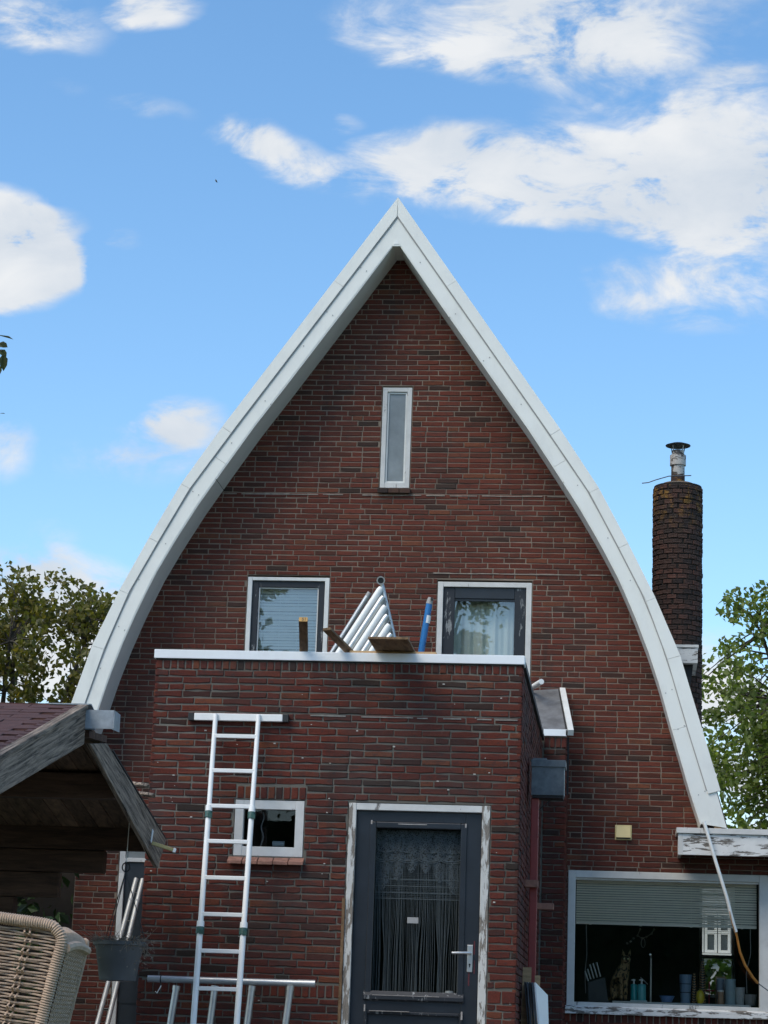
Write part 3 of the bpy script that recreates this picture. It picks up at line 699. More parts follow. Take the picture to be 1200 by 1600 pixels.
# small window
m = MB(); frame_box(m, SW[0] + .004, SW[1] - .004, SW[2] + .002, SW[3] - .006, .066, YA + .008, YA + .09, .072, .068)
sw = m.build('toilet_window', m_peel, ext, bevel=.003); sw['label'] = 'small square window with weathered white frame'
pane(sw, SW[0] + .065, SW[1] - .065, SW[2] + .07, SW[3] - .07, YA + .05, m_glassd)
for i in range(5):
    a = SW[0] - .03 + i * .1175; zt = SW[2] + rng.uniform(-.004, .003); d = rng.uniform(-.006, .006)
    MB().hexa([(a, YA - .06 + d, zt - .062), (a + .112, YA - .06 - d, zt - .062), (a + .112, YA + .01, zt - .03), (a, YA + .01, zt - .03)],
              [(a, YA - .06 + d, zt - .036), (a + .112, YA - .06 - d, zt - .036), (a + .112, YA + .01, zt - .002), (a, YA + .01, zt - .002)]).build('sill_tile', m_terra, sw, bevel=.004)
# door
dx0, dx1 = DR[0], DR[1]
m = MB(); m.box((dx0 + .004, YA + .006, DR[2]), (dx0 + .062, YA + .10, DR[3] - .004)); m.box((dx1 - .066, YA + .005, DR[2]), (dx1 - .004, YA + .10, DR[3] - .004))
df = m.build('door_frame', m_peeld, ext, bevel=.004); df['label'] = 'white door frame with badly peeling paint'
MB().box((dx0 + .062, YA + .010, DR[3] - .056), (dx1 - .066, YA + .1, DR[3] - .004)).build('head', m_peel, df, bevel=.004)
MB().box((dx0 - .02, YA - .006, DR[2]), (dx0 + .002, YA + .05, 1.02)).build('edge_batten', m_plyd, df)
lx0, lx1, lz0, lz1 = dx0 + .064, dx1 - .068, DR[2], DR[3] - .058; gx0, gx1, gz0, gz1 = -1.905, -1.192, .315, 1.600
y0 = YA + .045
leaf = MB()
for a, b in (((lx0, lz0), (gx0, lz1)), ((gx1, lz0), (lx1, lz1))): leaf.box((a[0], y0, a[1]), (b[0], y0 + .05, b[1]))
leaf.box((gx0, y0 + .001, gz1), (gx1, y0 + .05, lz1)); leaf.box((gx0, y0 + .001, .185), (gx1, y0 + .05, gz0)); leaf.box((gx0, y0 + .001, lz0), (gx1, y0 + .05, lz0 + .14)); leaf.box((gx0, y0 + .02, lz0 + .14), (gx1, y0 + .045, .185))
dl = leaf.build('door', m_navy, ext, bevel=.004); dl['label'] = 'navy glazed door with lace curtain inside'
m = MB(); bw = .034
m.box((gx0 - .012, y0 - .012, gz0), (gx0 + bw, y0 + .02, gz1)); m.box((gx1 - bw, y0 - .0125, gz0), (gx1 + .012, y0 + .02, gz1)); m.box((gx0 + bw, y0 - .011, gz1 - .045), (gx1 - bw, y0 + .02, gz1)); m.build('glazing_bead', m_navy, dl, bevel=.006)
MB().hexa([(gx0 - .02, y0 - .03, gz0 - .035), (gx1 + .02, y0 - .03, gz0 - .035), (gx1 + .02, y0 - .001, gz0 - .045), (gx0 - .02, y0 - .001, gz0 - .045)], [(gx0 - .02, y0 - .03, gz0 - .005), (gx1 + .02, y0 - .03, gz0 - .005), (gx1 + .02, y0 - .001, gz0 + .03), (gx0 - .02, y0 - .001, gz0 + .03)]).build('weather_rail', m_navyp, dl, bevel=.004)
m = MB(); frame_box(m, gx0 - .01, gx1 + .01, lz0 + .13, .195, .022, y0 - .010, y0 + .02); m.build('panel_bead', m_navyp, dl, bevel=.005)
pane(dl, gx0 + .03, gx1 - .03, gz0 + .0, gz1 - .04, y0 + .03, m_glassd)
hx = -1.135
pl = MB().box((hx - .02, y0 - .010, .50), (hx + .02, y0, .70)); hp = pl.build('handle_plate', m_steel, dl, bevel=.003)
MB().tube([(hx, y0 - .008, .640), (hx, y0 - .05, .640), (hx - .02, y0 - .058, .640), (hx - .132, y0 - .056, .636)], [.010, .010, .010, .0085], 10).build('lever', m_steel, hp, True)
MB().tube([(hx, y0 - .0115, .555), (hx, y0 - .009, .555)], .008, 8).box((hx - .004, y0 - .0116, .535), (hx + .004, y0 - .0101, .555)).build('keyhole', m_plast, hp)
rx = MB()
for a, b, zz in ((hx + .026, hx + .036, .70), (hx + .03, hx + .038, .56), (hx - .01, hx + .0, .47)): rx.box((a, y0 - .0012, zz - .07), (b, y0, zz + .03))
rx.build('paint_scrape', plain('old red paint', (.10, .014, .018), .5), dl)
m_chip = plain('bare grey wood', (.32, .30, .28), .9, .3, 30)
for xx, zz, w, h in ((gx0 - .008, gz1 - .02, .012, .03), (gx1 - .004, gz1 - .03, .012, .03), (gx0 - .01, .19, .01, .05), (gx1 + .002, .15, .012, .06), (gx0 + .2, gz1 - .018, .22, .006), (gx0 + .05, gz0 - .006, .5, .004), (gx0 + .03, .194, .3, .004)): MB().box((xx, y0 - .0325 if zz < .4 else y0 - .0135, zz), (xx + w, y0 - .010, zz + h)).build('bare_wood_chip', m_chip, dl)
# steps to the door
MB().box((dx0 - .15, YA - .62, GROUND), (dx1 + .15, YA - .33, GROUND + .1)).box((dx0 - .15, YA - .33, GROUND), (dx1 + .15, YA + .01, DR[2])).build('door_step', plain('concrete step', (.3, .3, .28), .9, .2, 6, .4, 60), ext)
# inside of the extension
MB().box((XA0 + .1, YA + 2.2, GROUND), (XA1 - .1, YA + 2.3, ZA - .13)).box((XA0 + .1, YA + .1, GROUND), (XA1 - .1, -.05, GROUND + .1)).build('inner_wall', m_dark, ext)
# lace curtain: scalloped valance, grid and fringe of threads
lc = thing('lace_curtain', 'dark lace curtain with scalloped top and long fringe behind door glass', 'curtain', ((gx0 + gx1) / 2, YA + .14, gz0))
yl = YA + .135; lw = gx1 - gx0 - .06; la = gx0 + .03
def thread_mat():
    s = NT('lace net'); v = s.mapv((1, 1, 1)); vo = s.n('ShaderNodeTexVoronoi', feature='DISTANCE_TO_EDGE'); vo.inputs['Scale'].default_value = 62; s.l(s.pos, vo.inputs['Vector'])
    n = s.noise(30, 4, .6); hole = s.math('MULTIPLY', s.step(vo.outputs['Distance'], .10, .2), s.step(n, .36, .60))
    s.col((.12, .13, .135)); s.set(.9); tr = s.n('ShaderNodeBsdfTransparent'); mm = s.n('ShaderNodeMixShader'); s.l(s.math('ADD', s.math('MULTIPLY', hole, .75), .12), mm.inputs[0]); s.l(s.p.outputs[0], mm.inputs[1]); s.l(tr.outputs[0], mm.inputs[2]); s.l(mm.outputs[0], s.out.inputs[0]); return s.m
m_net = thread_mat()
low = [1.10, 1.20, 1.23, 1.245, 1.245, 1.225, 1.19, 1.085]; low = [1.09, 1.165, 1.225, 1.225, 1.155, 1.075]
m = MB(); K = 96; 
for i in range(K + 1):
    t = i / K; j = min(int(t * 6), 5); f = t * 6 - j; zb = low[j] + .085 * abs(2 * f - 1) ** 1.6; x = la + lw * t; yy = yl + .006 * math.sin(t * 40)
    m.v += [(x, yy, zb), (x, yy, gz1 - .05)]
m.f = [(2 * i, 2 * i + 2, 2 * i + 3, 2 * i + 1) for i in range(K)]; m.build('valance', m_net, lc)
m = MB()
for i in range(4):                                # raised swags
    xc = la + lw * (.12 + .255 * i)
    for dz, r in ((0, .075), (.012, .07), (.07, .06)):
        pts = [(xc + r * 1.15 * math.cos(a), yl - .004, 1.335 + dz + r * .42 * math.sin(a)) for a in np.linspace(math.pi * 1.02, math.pi * 1.98, 12)]; m.tube(pts, .0028, 5)
    m.tube([(xc - .07, yl - .004, 1.37), (xc, yl - .004, 1.45), (xc + .07, yl - .004, 1.37)], .002, 5)
m.build('swag_threads', m_lace, lc)
m = MB(); fr = random.Random(9)
n = 64
for i in range(n):
    x = la + lw * (i + .5) / n + fr.uniform(-.002, .002); part = .06 * math.sin(i * .31) ** 3 * fr.uniform(.2, 1)
    m.tube([(x, yl, 1.3), (x + part * .1, yl, .9), (x + part * .6, yl + fr.uniform(0, .02), .6), (x + part * .5, yl + .01, gz0 + .01)], fr.choice((.0014, .0018, .0026)), 4, False)
m.build('fringe_threads', m_lace, lc)
m = MB()
for z in (1.175, 1.125, 1.075, 1.03): m.box((la, yl - .002, z), (la + lw, yl, z + .006))
for z in np.arange(1.03, 1.23, .014): m.box((la, yl + .001, z), (la + lw, yl + .002, z + .0018))
m.build('cross_threads', m_lace, lc)
p = at(645, 1438, y0 + .028); tag(MB().box((p.x - .042, y0 + .024, p.z - .022), (p.x + .042, y0 + .027, p.z + .022)).build('door_sticker', m_gray), 'small grey rectangular sticker on the navy door glass', 'sticker')
p = at(702, 1552, YA + .11); m = MB().lathe((p.x, YA + .11, gz0 + .0), [(.035, 0), (.04, .02), (.028, .045)], 12); tag(m.build('glass_dish', m_gray, None, True), 'small clear dish on the ledge behind the door glass', 'dish')
p = at(435, 1320, YA + .15); m = MB().tube([(p.x - .045, YA + .16, p.z + .005), (p.x + .045, YA + .16, p.z + .005)], .024, 12); tag(m.build('paper_roll', m_ntw, None, True), 'white paper roll on the ledge inside the small window', 'roll')
p = at(410, 1290, YA + .12); MBc = MB(); pts = [(p.x + .01 * math.sin(i * 1.1), YA + .13, 1.66 - i * .027) for i in range(11)]; MBc.tube(pts, .006, 6); tag(MBc.build('macrame_cord', m_chain), 'pale knotted cord hanging inside the small window', 'cord')

# lean-to between extension and gable
lt = thing('brick_lean_to', 'narrow brick lean to with sloping grey lead roof beside extension', 'lean-to', ((XA1 + XS1) / 2, YS, GROUND))
m = MB().box((XA1 - .01, YS + .012, GROUND), (XS1 - .012, 0, ZS)); lw_ = m.build('lean_to_wall', m_mort2, lt)
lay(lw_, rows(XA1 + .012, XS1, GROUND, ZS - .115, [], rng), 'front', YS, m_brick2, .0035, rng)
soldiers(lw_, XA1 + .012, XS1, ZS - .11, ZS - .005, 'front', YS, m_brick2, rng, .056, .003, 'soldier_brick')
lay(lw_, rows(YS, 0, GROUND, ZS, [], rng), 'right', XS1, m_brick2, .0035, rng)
MB().hexa([(XA1 - .13, -.02, 3.42), (XS1 - .11, -.02, 3.44), (XS1 - .005, YS + .005, 2.925), (XA1 + .0, YS + .005, 2.92)], [(XA1 - .13, -.02, 3.39), (XS1 - .11, -.02, 3.41), (XS1 - .005, YS + .005, 2.885), (XA1 + .0, YS + .005, 2.885)]).build('lead_roof', m_lead, lt)
MB().box((XA1 + .008, YS - .02, ZS + .002), (XS1 - .002, YS + .004, ZS + .066)).build('front_trim', m_white2, lt, bevel=.002)
MB().bar((XS1 + .035, YS - .04, 2.895), (XS1 - .075, -.03, 3.425), .055, .06).build('verge_board', m_wframe, lt, bevel=.002)
MB().bar((XS1 - .002, YS - .03, 2.885), (XS1 - .108, -.03, 3.41), .016, .05).build('verge_gap', m_black, lt)
MB().box((XS1 + .002, YS + .05, ZS - .55), (XS1 + .02, YS + .07, ZS)).build('corner_strip', m_black, lt)
tag(MB().tube([at(830, 1075, -.10), at(846, 1065, -.45)], .027, 12).build('overflow_pipe', m_alup, None, True), 'short white pipe stub poking out above the lean to', 'pipe')

# ------------------------------------------------------------------ chimney
chb = Vector((.545, 2.0, 3.0)); CR = .272
ch = thing('brick_chimney', 'tall round dark brick chimney with metal flue behind roof', 'chimney', tuple(chb))
MB().lathe((chb.x, chb.y, 0), [(CR - .012, 2.2), (CR - .012, 6.0), (.14, 6.03)], 40).build('chimney_core', m_cmort, ch)
nb = 15; kinds = []
for j in range(8):
    v, f = brick_geo(2 * math.pi * CR / nb - .011, .0455, .04, .0035, rng, .005); m = MB()
    vv = []
    for a, b, c in v: t = a / CR; vv.append(((CR + c) * math.sin(t), -(CR + c) * math.cos(t), b))
    m.add(vv, f); me = m.mesh('brick'); me.materials.append(m_cbrick); kinds.append(me)
spots = []
z = 2.9; k = 0
while z < 6.0:
    for i in range(nb):
        spots.append((z, 2 * math.pi * (i + .5 * (k % 2)) / nb + rng.uniform(-.03, .03)))
    z += .0555; k += 1
def front(t): return math.cos(t - .0)
vis = sorted([i for i, (z, t) in enumerate(spots) if z > 3.3], key=lambda i: -front(spots[i][1]) * 1.0 + .0 * spots[i][0])[:300]
vis = set(vis); mass = MB()
for i, (z, t) in enumerate(spots):
    R = Matrix.Rotation(t, 4, 'Z'); pr = rng.uniform(-.004, .004)
    if i in vis:
        o = link('brick', rng.choice(kinds), None, ch); o.location = (chb.x + pr * math.sin(t), chb.y - pr * math.cos(t), z + rng.uniform(-.003, .003)); o.rotation_euler = (0, rng.uniform(-.01, .01), t)
    else:
        me = rng.choice(kinds); mass.add([R @ v.co + Vector((chb.x + pr * math.sin(t), chb.y - pr * math.cos(t), z)) for v in me.vertices], [tuple(p.vertices) for p in me.polygons])
o = mass.build('brick_mass', m_cbrick, ch); o['kind'] = 'stuff'
m_flue = peel_mat('patchy aluminium flue', (.48, .47, .44), (.075, .065, .055), .50, (12, 12, 16), .45)
MB().lathe((chb.x, chb.y, 0), [(.20, 6.0), (.17, 6.035), (.10, 6.045)], 24).build('mortar_cap', m_mort, ch)
MB().lathe((chb.x, chb.y, 0), [(.076, 6.0), (.076, 6.13)], 20).build('flue_base', m_cbrick, ch, True)
MB().lathe((chb.x, chb.y, 0), [(.074, 6.13), (.074, 6.24), (.088, 6.245), (.088, 6.36), (.07, 6.365), (.066, 6.415)], 24).build('flue_pipe', m_flue, ch, True)
cp = MB().lathe((chb.x, chb.y, 0), [(.136, 6.468), (.138, 6.474), (.07, 6.498), (.02, 6.507)], 28).build('flue_cap', m_plast, ch, True)
for t in (.6, 2.55, 4.0, 5.4):
    c, s = math.cos(t), math.sin(t); MB().bar((chb.x + .07 * c, chb.y + .07 * s, 6.37), (chb.x + .092 * c, chb.y + .092 * s, 6.475), .014, .004, (c, s, .1)).build('cap_strut', m_flue, ch)
a, b = at(1003, 755, 1.75), at(1080, 743, 1.85)
tag(MB().tube([a, at(1013, 754, 1.75), at(1024, 750, 1.76), at(1045, 744, 1.8), b], .006, 6).build('loose_wire', m_hop), 'thin loose wire sticking out from the chimney top', 'wire')
# dormer edge beside the chimney
dm = thing('roof_dormer', 'small roof dormer end with peeling white board beside chimney', 'dormer', (.5, 1.0, 3.0))
a, b = at(1050, 1007, .95), at(1091, 1036, .95)
MB().box((-.1, .95, b.z), (b.x - .006, 2.0, a.z - .03)).build('dormer_fascia', m_peelh, dm)
MB().box((-.1, .94, a.z - .028), (b.x + .004, 2.0, a.z)).build('dormer_edge', m_wframe, dm)
MB().prism([(.1, b.z - .003), (b.x - .05, b.z - .003), (b.x - .07, b.z - .2), (.56, b.z - .75), (.1, b.z - .75)], 1.05, 1.9).build('dormer_cheek', m_black, dm)

# ------------------------------------------------------------------ flat roofed side wing on the right
sx = thing('side_wing', 'flat roofed side wing with peeling white fascia under gable foot', 'side wing', (1.6, .3, GROUND))
a, b = at(1057, 1293, -.45), at(1060, 1335, -.45)
MB().box((a.x, -.47, a.z - .052), (3.4, 3.2, a.z)).build('roof_edge', m_peel, sx, bevel=.003)
MB().box((a.x + .022, -.448, b.z), (3.38, -.40, a.z - .054)).build('fascia_board', m_peelh, sx, bevel=.002)
MB().box((a.x + .016, -.452, b.z - .002), (a.x + .062, -.39, a.z - .054)).build('corner_board', m_peel, sx, bevel=.002)
MB().box((a.x + .03, -.398, b.z + .05), (3.37, 3.1, b.z + .09)).build('soffit', m_black, sx)
MB().box((a.x + .022, -.399, b.z), (a.x + .05, 0, a.z - .056)).build('return_board', m_peelh, sx)
MB().box((2.8, .012, GROUND), (3.3, 3.1, 1.85)).build('wing_wall', m_mort, sx)
MB().box((2.8, 3.12, GROUND), (3.3, 3.2, 1.85)).build('wing_rear', m_mort, sx)
p = at(1121, 1293, -.44); tag(MB().box((p.x - .03, -.445, p.z - .02), (p.x + .035, -.38, p.z + .045)).build('timber_wedge', m_ply), 'small raw timber wedge between gable foot and flat roof', 'wedge')
# yellow vent
vt = thing('wall_vent', 'square cream plastic vent cover on the brick gable', 'vent', (-.005, 0, 1.96))
a, b = at(961, 1289, 0), at(987, 1313, 0)
MB().box((a.x, -.012, b.z), (b.x, .0, a.z)).build('vent_plate', m_yell, vt, bevel=.004)
MB().hexa([(a.x + .016, -.014, a.z - .012), (b.x - .016, -.014, a.z - .012), (b.x - .010, -.045, b.z + .022), (a.x + .010, -.045, b.z + .022)], [(a.x + .016, -.0125, a.z - .014), (b.x - .016, -.0125, a.z - .014), (b.x - .010, -.0125, b.z + .022), (a.x + .010, -.0125, b.z + .022)]).build('vent_hood', m_yell, vt, bevel=.002)
MB().box((a.x + .014, -.030, b.z + .012), (b.x - .014, -.013, b.z + .0215)).build('vent_mouth', m_plast, vt)
# white conduit and cable hanging from the gable foot
cn = thing('hanging_conduit', 'thin white conduit with orange cable hanging across kitchen window', 'conduit', tuple(at(1100, 1284, -.49)))
p0, p1, p2, p3, p4 = at(1100, 1284, -.49), at(1118, 1345, -.5), at(1135, 1400, -.46), at(1143, 1432, -.42), at(1150, 1456, -.38)
MB().tube([p0, p1, p2, p3, p4], .017, 10).build('conduit', m_alup, cn, True)
MB().tube([p4, at(1152, 1466, -.36), at(1156, 1487, -.33), at(1164, 1508, -.27), at(1176, 1527, -.2), at(1184, 1536, -.14)], [.010, .011, .012, .013, .014, .012], 8).build('cable_sheath', m_orange, cn, True)
MB().tube([at(1183, 1535, -.15), at(1192, 1542, -.12), at(1203, 1550, -.1), at(1215, 1556, -.06)], .005, 6).build('cable_core', m_hop, cn, True)
MB().tube([at(1140, 1424, -.45), at(1143, 1440, -.44), at(1150, 1462, -.40)], .004, 6).build('cable_strand', m_orange, cn, True)

# ------------------------------------------------------------------ rainwater hopper and pipe
YH = -4.0; hp_ = thing('rainwater_pipe', 'grey rainwater hopper on dark red downpipe beside extension corner', 'downpipe', (-.7, YH, GROUND))
a, b = at(825, 1189, YH - .05), at(876, 1243, YH - .05)
hx0, hx1, hz0, hz1 = XA1 + .03, XA1 + .03 + (b.x - a.x), b.z, a.z
MB().box((hx0, YH - .05, hz0), (hx1 - .005, YH + .2, hz1 - .04)).build('hopper_box', m_hop, hp_, bevel=.003)
MB().box((hx0 - .004, YH - .062, hz1 - .045), (hx1 + .006, YH + .21, hz1 + .012)).build('hopper_lid', m_hop, hp_, bevel=.003)
MB().box((hx0 + .01, YH - .04, hz0 - .02), (hx1 - .012, YH + .18, hz0 - .001)).build('hopper_base', m_black, hp_)
MB().box((hx0, YH + .1, hz1 + .01), (hx0 + .115, YH + .2, hz1 + .045)).build('inlet_plate', m_lead, hp_)
px0, px1 = at(829, 1300, YH).x, at(841, 1300, YH).x
MB().box((px0, YH + .0, GROUND), (px1, YH + .06, hz0 - .02)).build('pipe', m_redp, hp_, bevel=.006)
MB().box((px0 - .003, YH - .003, 1.62), (px1 + .003, YH + .063, 1.632)).build('pipe_joint', m_redp, hp_)
MB().bar((px1 - .02, YH + .02, hz0 - .13), (hx0 + .17, YH + .02, hz0 - .02), .008, .008).build('stay', m_black, hp_)
MB().box((XA1 - .01, YH - .10, 1.22), (px1 + .01, YH - .004, 1.275)).build('bracket', m_terra, hp_, bevel=.003)
MB().box((XA1 + .002, YH + .5, 1.08), (px1 + .12, YH + .6, 1.13)).build('bracket', m_terra, hp_, bevel=.003)
# boards and sheets leaning in the corner
def leaner(name, mat, label, px, py, px2, Y, th, group=None):
    p, q = at(px, py, Y), at(px2, py, Y); m = MB(); m.hexa([(p.x, Y - .35, GROUND), (q.x, Y - .35, GROUND), (q.x, Y - .35 + th, GROUND), (p.x, Y - .35 + th, GROUND)], [(p.x, Y, p.z), (q.x, Y, p.z), (q.x, Y + th, p.z), (p.x, Y + th, p.z)])
    return tag(m.build(name, mat), label, 'board', group)
leaner('timber_board', m_ply, 'pale upright timber board in front of the red downpipe', 817, 1511, 830.5, -4.35, .02)
leaner('timber_lath', m_ply, 'thin tall timber lath right beside the red downpipe', 833.5, 1485, 836.5, -3.9, .012)
leaner('timber_block', m_ply, 'short pale timber offcut between lath and white panels', 836, 1524, 844, -4.2, .03)
for i, (mt, lb) in enumerate(((m_plast, 'dark sheet at the back of the leaning stack of panels'), (m_hop, 'grey edged sheet second from back of leaning panel stack'), (m_plast, 'dark sheet third in the leaning stack of panels'), (m_hop, 'grey sheet just behind the white panel of the leaning stack'), (m_alup, 'white panel at the front of the leaning stack of sheets'))):
    Yp = -4.62 - i * .035; a, b = at(821 + i * 4.0, 1534 + i * .3, Yp), at(830 + i * 4.0, 1541, Yp)
    sk = .085; w = .012
    m = MB(); q = at(856 if i == 4 else 826 + i * 4, 1555 if i == 4 else 1536, Yp + .25)
    top0, top1 = a, (q if i == 4 else a + Vector((.012, .25, -.01)))
    dn = Vector((.12, -.05, -(a.z - GROUND)))
    m.hexa([top0, top1, top1 + Vector((.05, -.05, GROUND - top1.z)), top0 + dn], [top0 + Vector((-w, 0, 0)), top1 + Vector((-w, 0, 0)), top1 + Vector((.05 - w, -.05, GROUND - top1.z)), top0 + dn + Vector((-w, 0, 0))])
    tag(m.build('leaning_sheet', mt), lb, 'panel')

# ------------------------------------------------------------------ ladder
ld = thing('telescopic_ladder', 'white telescopic ladder with stabiliser bar leaning on extension wall', 'ladder', (-2.95, -6.2, GROUND))
def lerp(a, b, t): return a + (b - a) * t
tl, tr = at(337, 1118, YA - .06), at(404, 1119, YA - .06); bl, br = at(302, 1600, -5.98), at(370, 1600, -5.98)
def rail_pt(a, b, z): return lerp(a, b, (z - a.z) / (b.z - a.z))
zj = [at(330, 1274, YA - .25).z, at(315, 1455, YA - .5).z, GROUND]
for a, b in ((tl, bl), (tr, br)):
    zz = [tl.z + .01] + zj; rr = [.0185, .0205, .0225]
    for i in range(3):
        p, q = rail_pt(a, b, zz[i]), rail_pt(a, b, zz[i + 1]); MB().tube([p, q], rr[i], 12).build('rail', m_alup, ld, True)
        if i < 2:
            d = (q - p).normalized(); MB().tube([q - d * .075, q - d * .03], rr[i] + .008, 10).build('lock_collar', m_alup, ld, True); MB().tube([q - d * .03, q + d * .02], rr[i] + .011, 10).build('lock_joint', m_green, ld, True)
            MB().box(q + Vector((.0, -.035, -.02)), q + Vector((.03, -.005, .012))).build('lock_button', m_green, ld)
for py in (1150, 1204, 1259.4, 1314.6, 1371.5, 1428.7, 1486, 1545, 1604, 1663, 1722):
    t = (py - 1118) / (1600 - 1118); z = at(335, py, YA - .06 + (-5.98 - YA + .06) * t).z
    if z < GROUND: continue
    p, q = rail_pt(tl, bl, z), rail_pt(tr, br, z); MB().bar(p, q, .034, .030).build('rung', m_alup, ld, bevel=.004)
p, q = at(304, 1120, YA - .03), at(442, 1122.5, YA - .03); d = (q - p).normalized()
MB().bar(p, q, .045, .055).build('stabiliser_bar', m_alup, ld, bevel=.004)
for e, s in ((p, -1), (q, 1)): MB().bar(e + d * s * .001, e + d * s * .046, .048, .062).build('end_cap', m_plast, ld, bevel=.004)
# scaffold frame behind its foot
fr_ = thing('aluminium_frame', 'aluminium tube frame with four posts behind the ladder foot', 'frame', (-2.9, -5.5, GROUND))
a, b = at(231, 1529, -5.47), at(492, 1537, -5.47)
MB().tube([a, b], .026, 16).build('top_tube', m_alud, fr_, True)
MB().tube([lerp(a, b, .076), lerp(a, b, .083)], .0275, 16).build('tube_band', m_plast, fr_, True)
MB().tube([lerp(a, b, .90), b + (b - a) * .002], .0275, 16).build('tube_sleeve', m_alud, fr_, True)
for x1_, x2_ in ((276, 266), (336, 328), (394, 386), (454, 446)):
    p, q = at(x1_, 1540, -5.47), at(x2_, 1600, -5.47); q = p + (q - p) * ((p.z - GROUND) / (p.z - q.z)); MB().tube([p, q], .0255, 14).build('post', m_alud, fr_, True); MB().tube([p, lerp(p, q, .035)], .029, 14).build('weld_collar', m_alud, fr_, True)
tag(MB().tube([at(243, 1549, -5.4), at(245, 1552, -5.42), at(252, 1540, -5.4)], .004, 6).build('wall_hook', m_alup), 'small bent white hook below the aluminium tube frame', 'hook')

# ------------------------------------------------------------------ things on the flat roof
sf = thing('scaffold_frame', 'silver aluminium scaffold frame of parallel tubes on flat roof', 'scaffold', (-2.5, -1.0, ZA))
top, bot = at(597, 913, -1.2), at(619, 1010, -1.2)
MB().tube([top, bot + (bot - top) * .5], .020, 12).build('end_rail', m_alud, sf, True)
for i in range(6):
    t = .06 + i * .155; s_ = lerp(top, bot, t) + Vector((-.012, -.02 - .02 * i, 0)); d = (at(528, 1020, -1.2 - .05 * i) - at(590, 925, -1.2 - .05 * i)).normalized()
    e = s_ + d * ((s_.z - ZA) / -d.z); MB().tube([s_, s_ + d * .03, e], [.026, .033, .034], 12).build('frame_tube', m_alup if i % 2 == 0 else m_alud, sf, True)
    MB().tube([s_ + Vector((.02, .015, -.035)), s_ + Vector((.02, .015, -.035)) + d * 1.2], .016, 8).build('web', m_gray, sf)
s_ = at(574, 932, -.9); d = (at(520, 1018, -.9) - s_).normalized(); MB().tube([s_, s_ + d * 1.2], .026, 12).build('frame_tube', m_alud, sf, True); MB().tube([s_ - d * .045, s_ + d * .01], .024, 10).build('tube_clamp', m_gray, sf, True)
a, b, c, d_ = at(598, 920, -1.15), at(616, 995, -1.15), at(612, 1030, -1.15), at(530, 1030, -1.15)
MB().hexa([a, b, c, d_], [p + Vector((0, .01, 0)) for p in (a, b, c, d_)]).build('shading_sheet', m_gray, sf)  # added grey sheet, painted shading between the tubes
cpt = at(595, 907, -1.25)
m = MB().lathe((0, 0, 0), [(.041, -.1), (.041, .0), (.029, .0), (.029, -.05)], 18, False); 
aim = (CPOS - cpt).normalized().to_track_quat('Z', 'Y').to_matrix(); m.v = [tuple(cpt + aim @ Vector(v)) for v in m.v]; m.build('open_tube_end', m_alud, sf, True)
m = MB().lathe((0, 0, -.012), [(.0289, 0), (.0289, .002)], 18); m.v = [tuple(cpt + aim @ Vector(v)) for v in m.v]; m.build('tube_bore_shade', m_plast, sf)  # dark disc stands in for the shade inside the open tube
# blue pole
bp = thing('blue_pole', 'blue metal pole with grey cap and white label near right window', 'pole', tuple(at(655, 1040, -1)))
p, q = at(671, 942, -1), at(657, 1025, -1); q = p + (q - p) * ((p.z - ZA) / (p.z - q.z)); MB().tube([p, q], .031, 14).build('pole_tube', m_blue, bp, True)
c = at(673, 934, -1.0); MB().tube([c, p + (q - p).normalized() * .012], [.026, .034], 12).build('pole_cap', m_gray, bp, True)
a, b = at(668.5, 962, -1), at(666.5, 974, -1); MB().tube([a, b], .0322, 14, False).build('label_band', m_alup, bp, True)
c2 = at(675, 936, -1.04); MB().box(c2 - Vector((.012, .01, .014)), c2 + Vector((.010, .01, .014))).build('cap_slot', m_plast, bp)
# boards that stick out over the white edge
zc = ZA + .076
def plank(name, mat, label, near, farp, w0, thick, cat='plank'):
    # near/far: mid points of the end lines (far on the roof edge), w0 vector across
    m = MB(); n, f_ = Vector(near), Vector(farp); t = Vector((0, 0, thick)); m.hexa([n - w0, n + w0, f_ + w0, f_ - w0], [n - w0 + t, n + w0 + t, f_ + w0 + t, f_ - w0 + t])
    o = m.build(name, mat, None, bevel=.002); tag(o, label, cat); return o
lp0, lp1 = at(548, 1016, YA + .1), at(683, 1018, YA + .1)
tag(MB().box((lp0.x, YA + .03, zc), (lp1.x, YA + .17, zc + .022)).build('pine_board', m_ply, None, bevel=.002), 'pale pine board lying along the white roof edge', 'board')
z2 = zc + .024
f0, f1 = at(587, 1014, YA + .05), at(648, 1014, YA + .05); n_ = at(609, 994, YA - .52)
o = plank('plank', m_plyd, 'wide brown plank jutting out over the white roof edge', ((f0.x + f1.x) / 2 - .0, YA - .5, z2 + .0), ((f0.x + f1.x) / 2, YA + .6, z2), Vector(((f1.x - f0.x) / 2, 0, 0)), .018)
f0, f1 = at(541, 1013, YA + .05), at(552, 1013, YA + .05)
o = plank('plank', m_plyd, 'short tilted brown board leaning out at the left of the planks', (f0.x - .085, YA - .5, z2 + .06), (f0.x + .03, YA + .3, z2 - .01), Vector((.030, 0, .004)), .02)
ub = thing('timber_beam', 'upright looking timber beam end in front of left upper window', 'beam', (-2.49, YA, zc))
f0 = Vector((at(473, 1018, YA).x, YA + .05, zc + .01)); n0 = at(473.5, 971, YA - .42); d = (n0 - f0).normalized(); back = f0 - d * .0
hw = Vector((.033, 0, 0)); up_ = d.cross(Vector((1, 0, 0))).normalized(); up_ = up_ if up_.z > 0 else -up_; th = up_ * .035
MB().hexa([n0 - hw, n0 + hw, back + hw, back - hw], [n0 - hw + th, n0 + hw + th, back + hw + th, back - hw + th]).build('beam', m_plyd, ub, bevel=.002)
ed = -d * .002
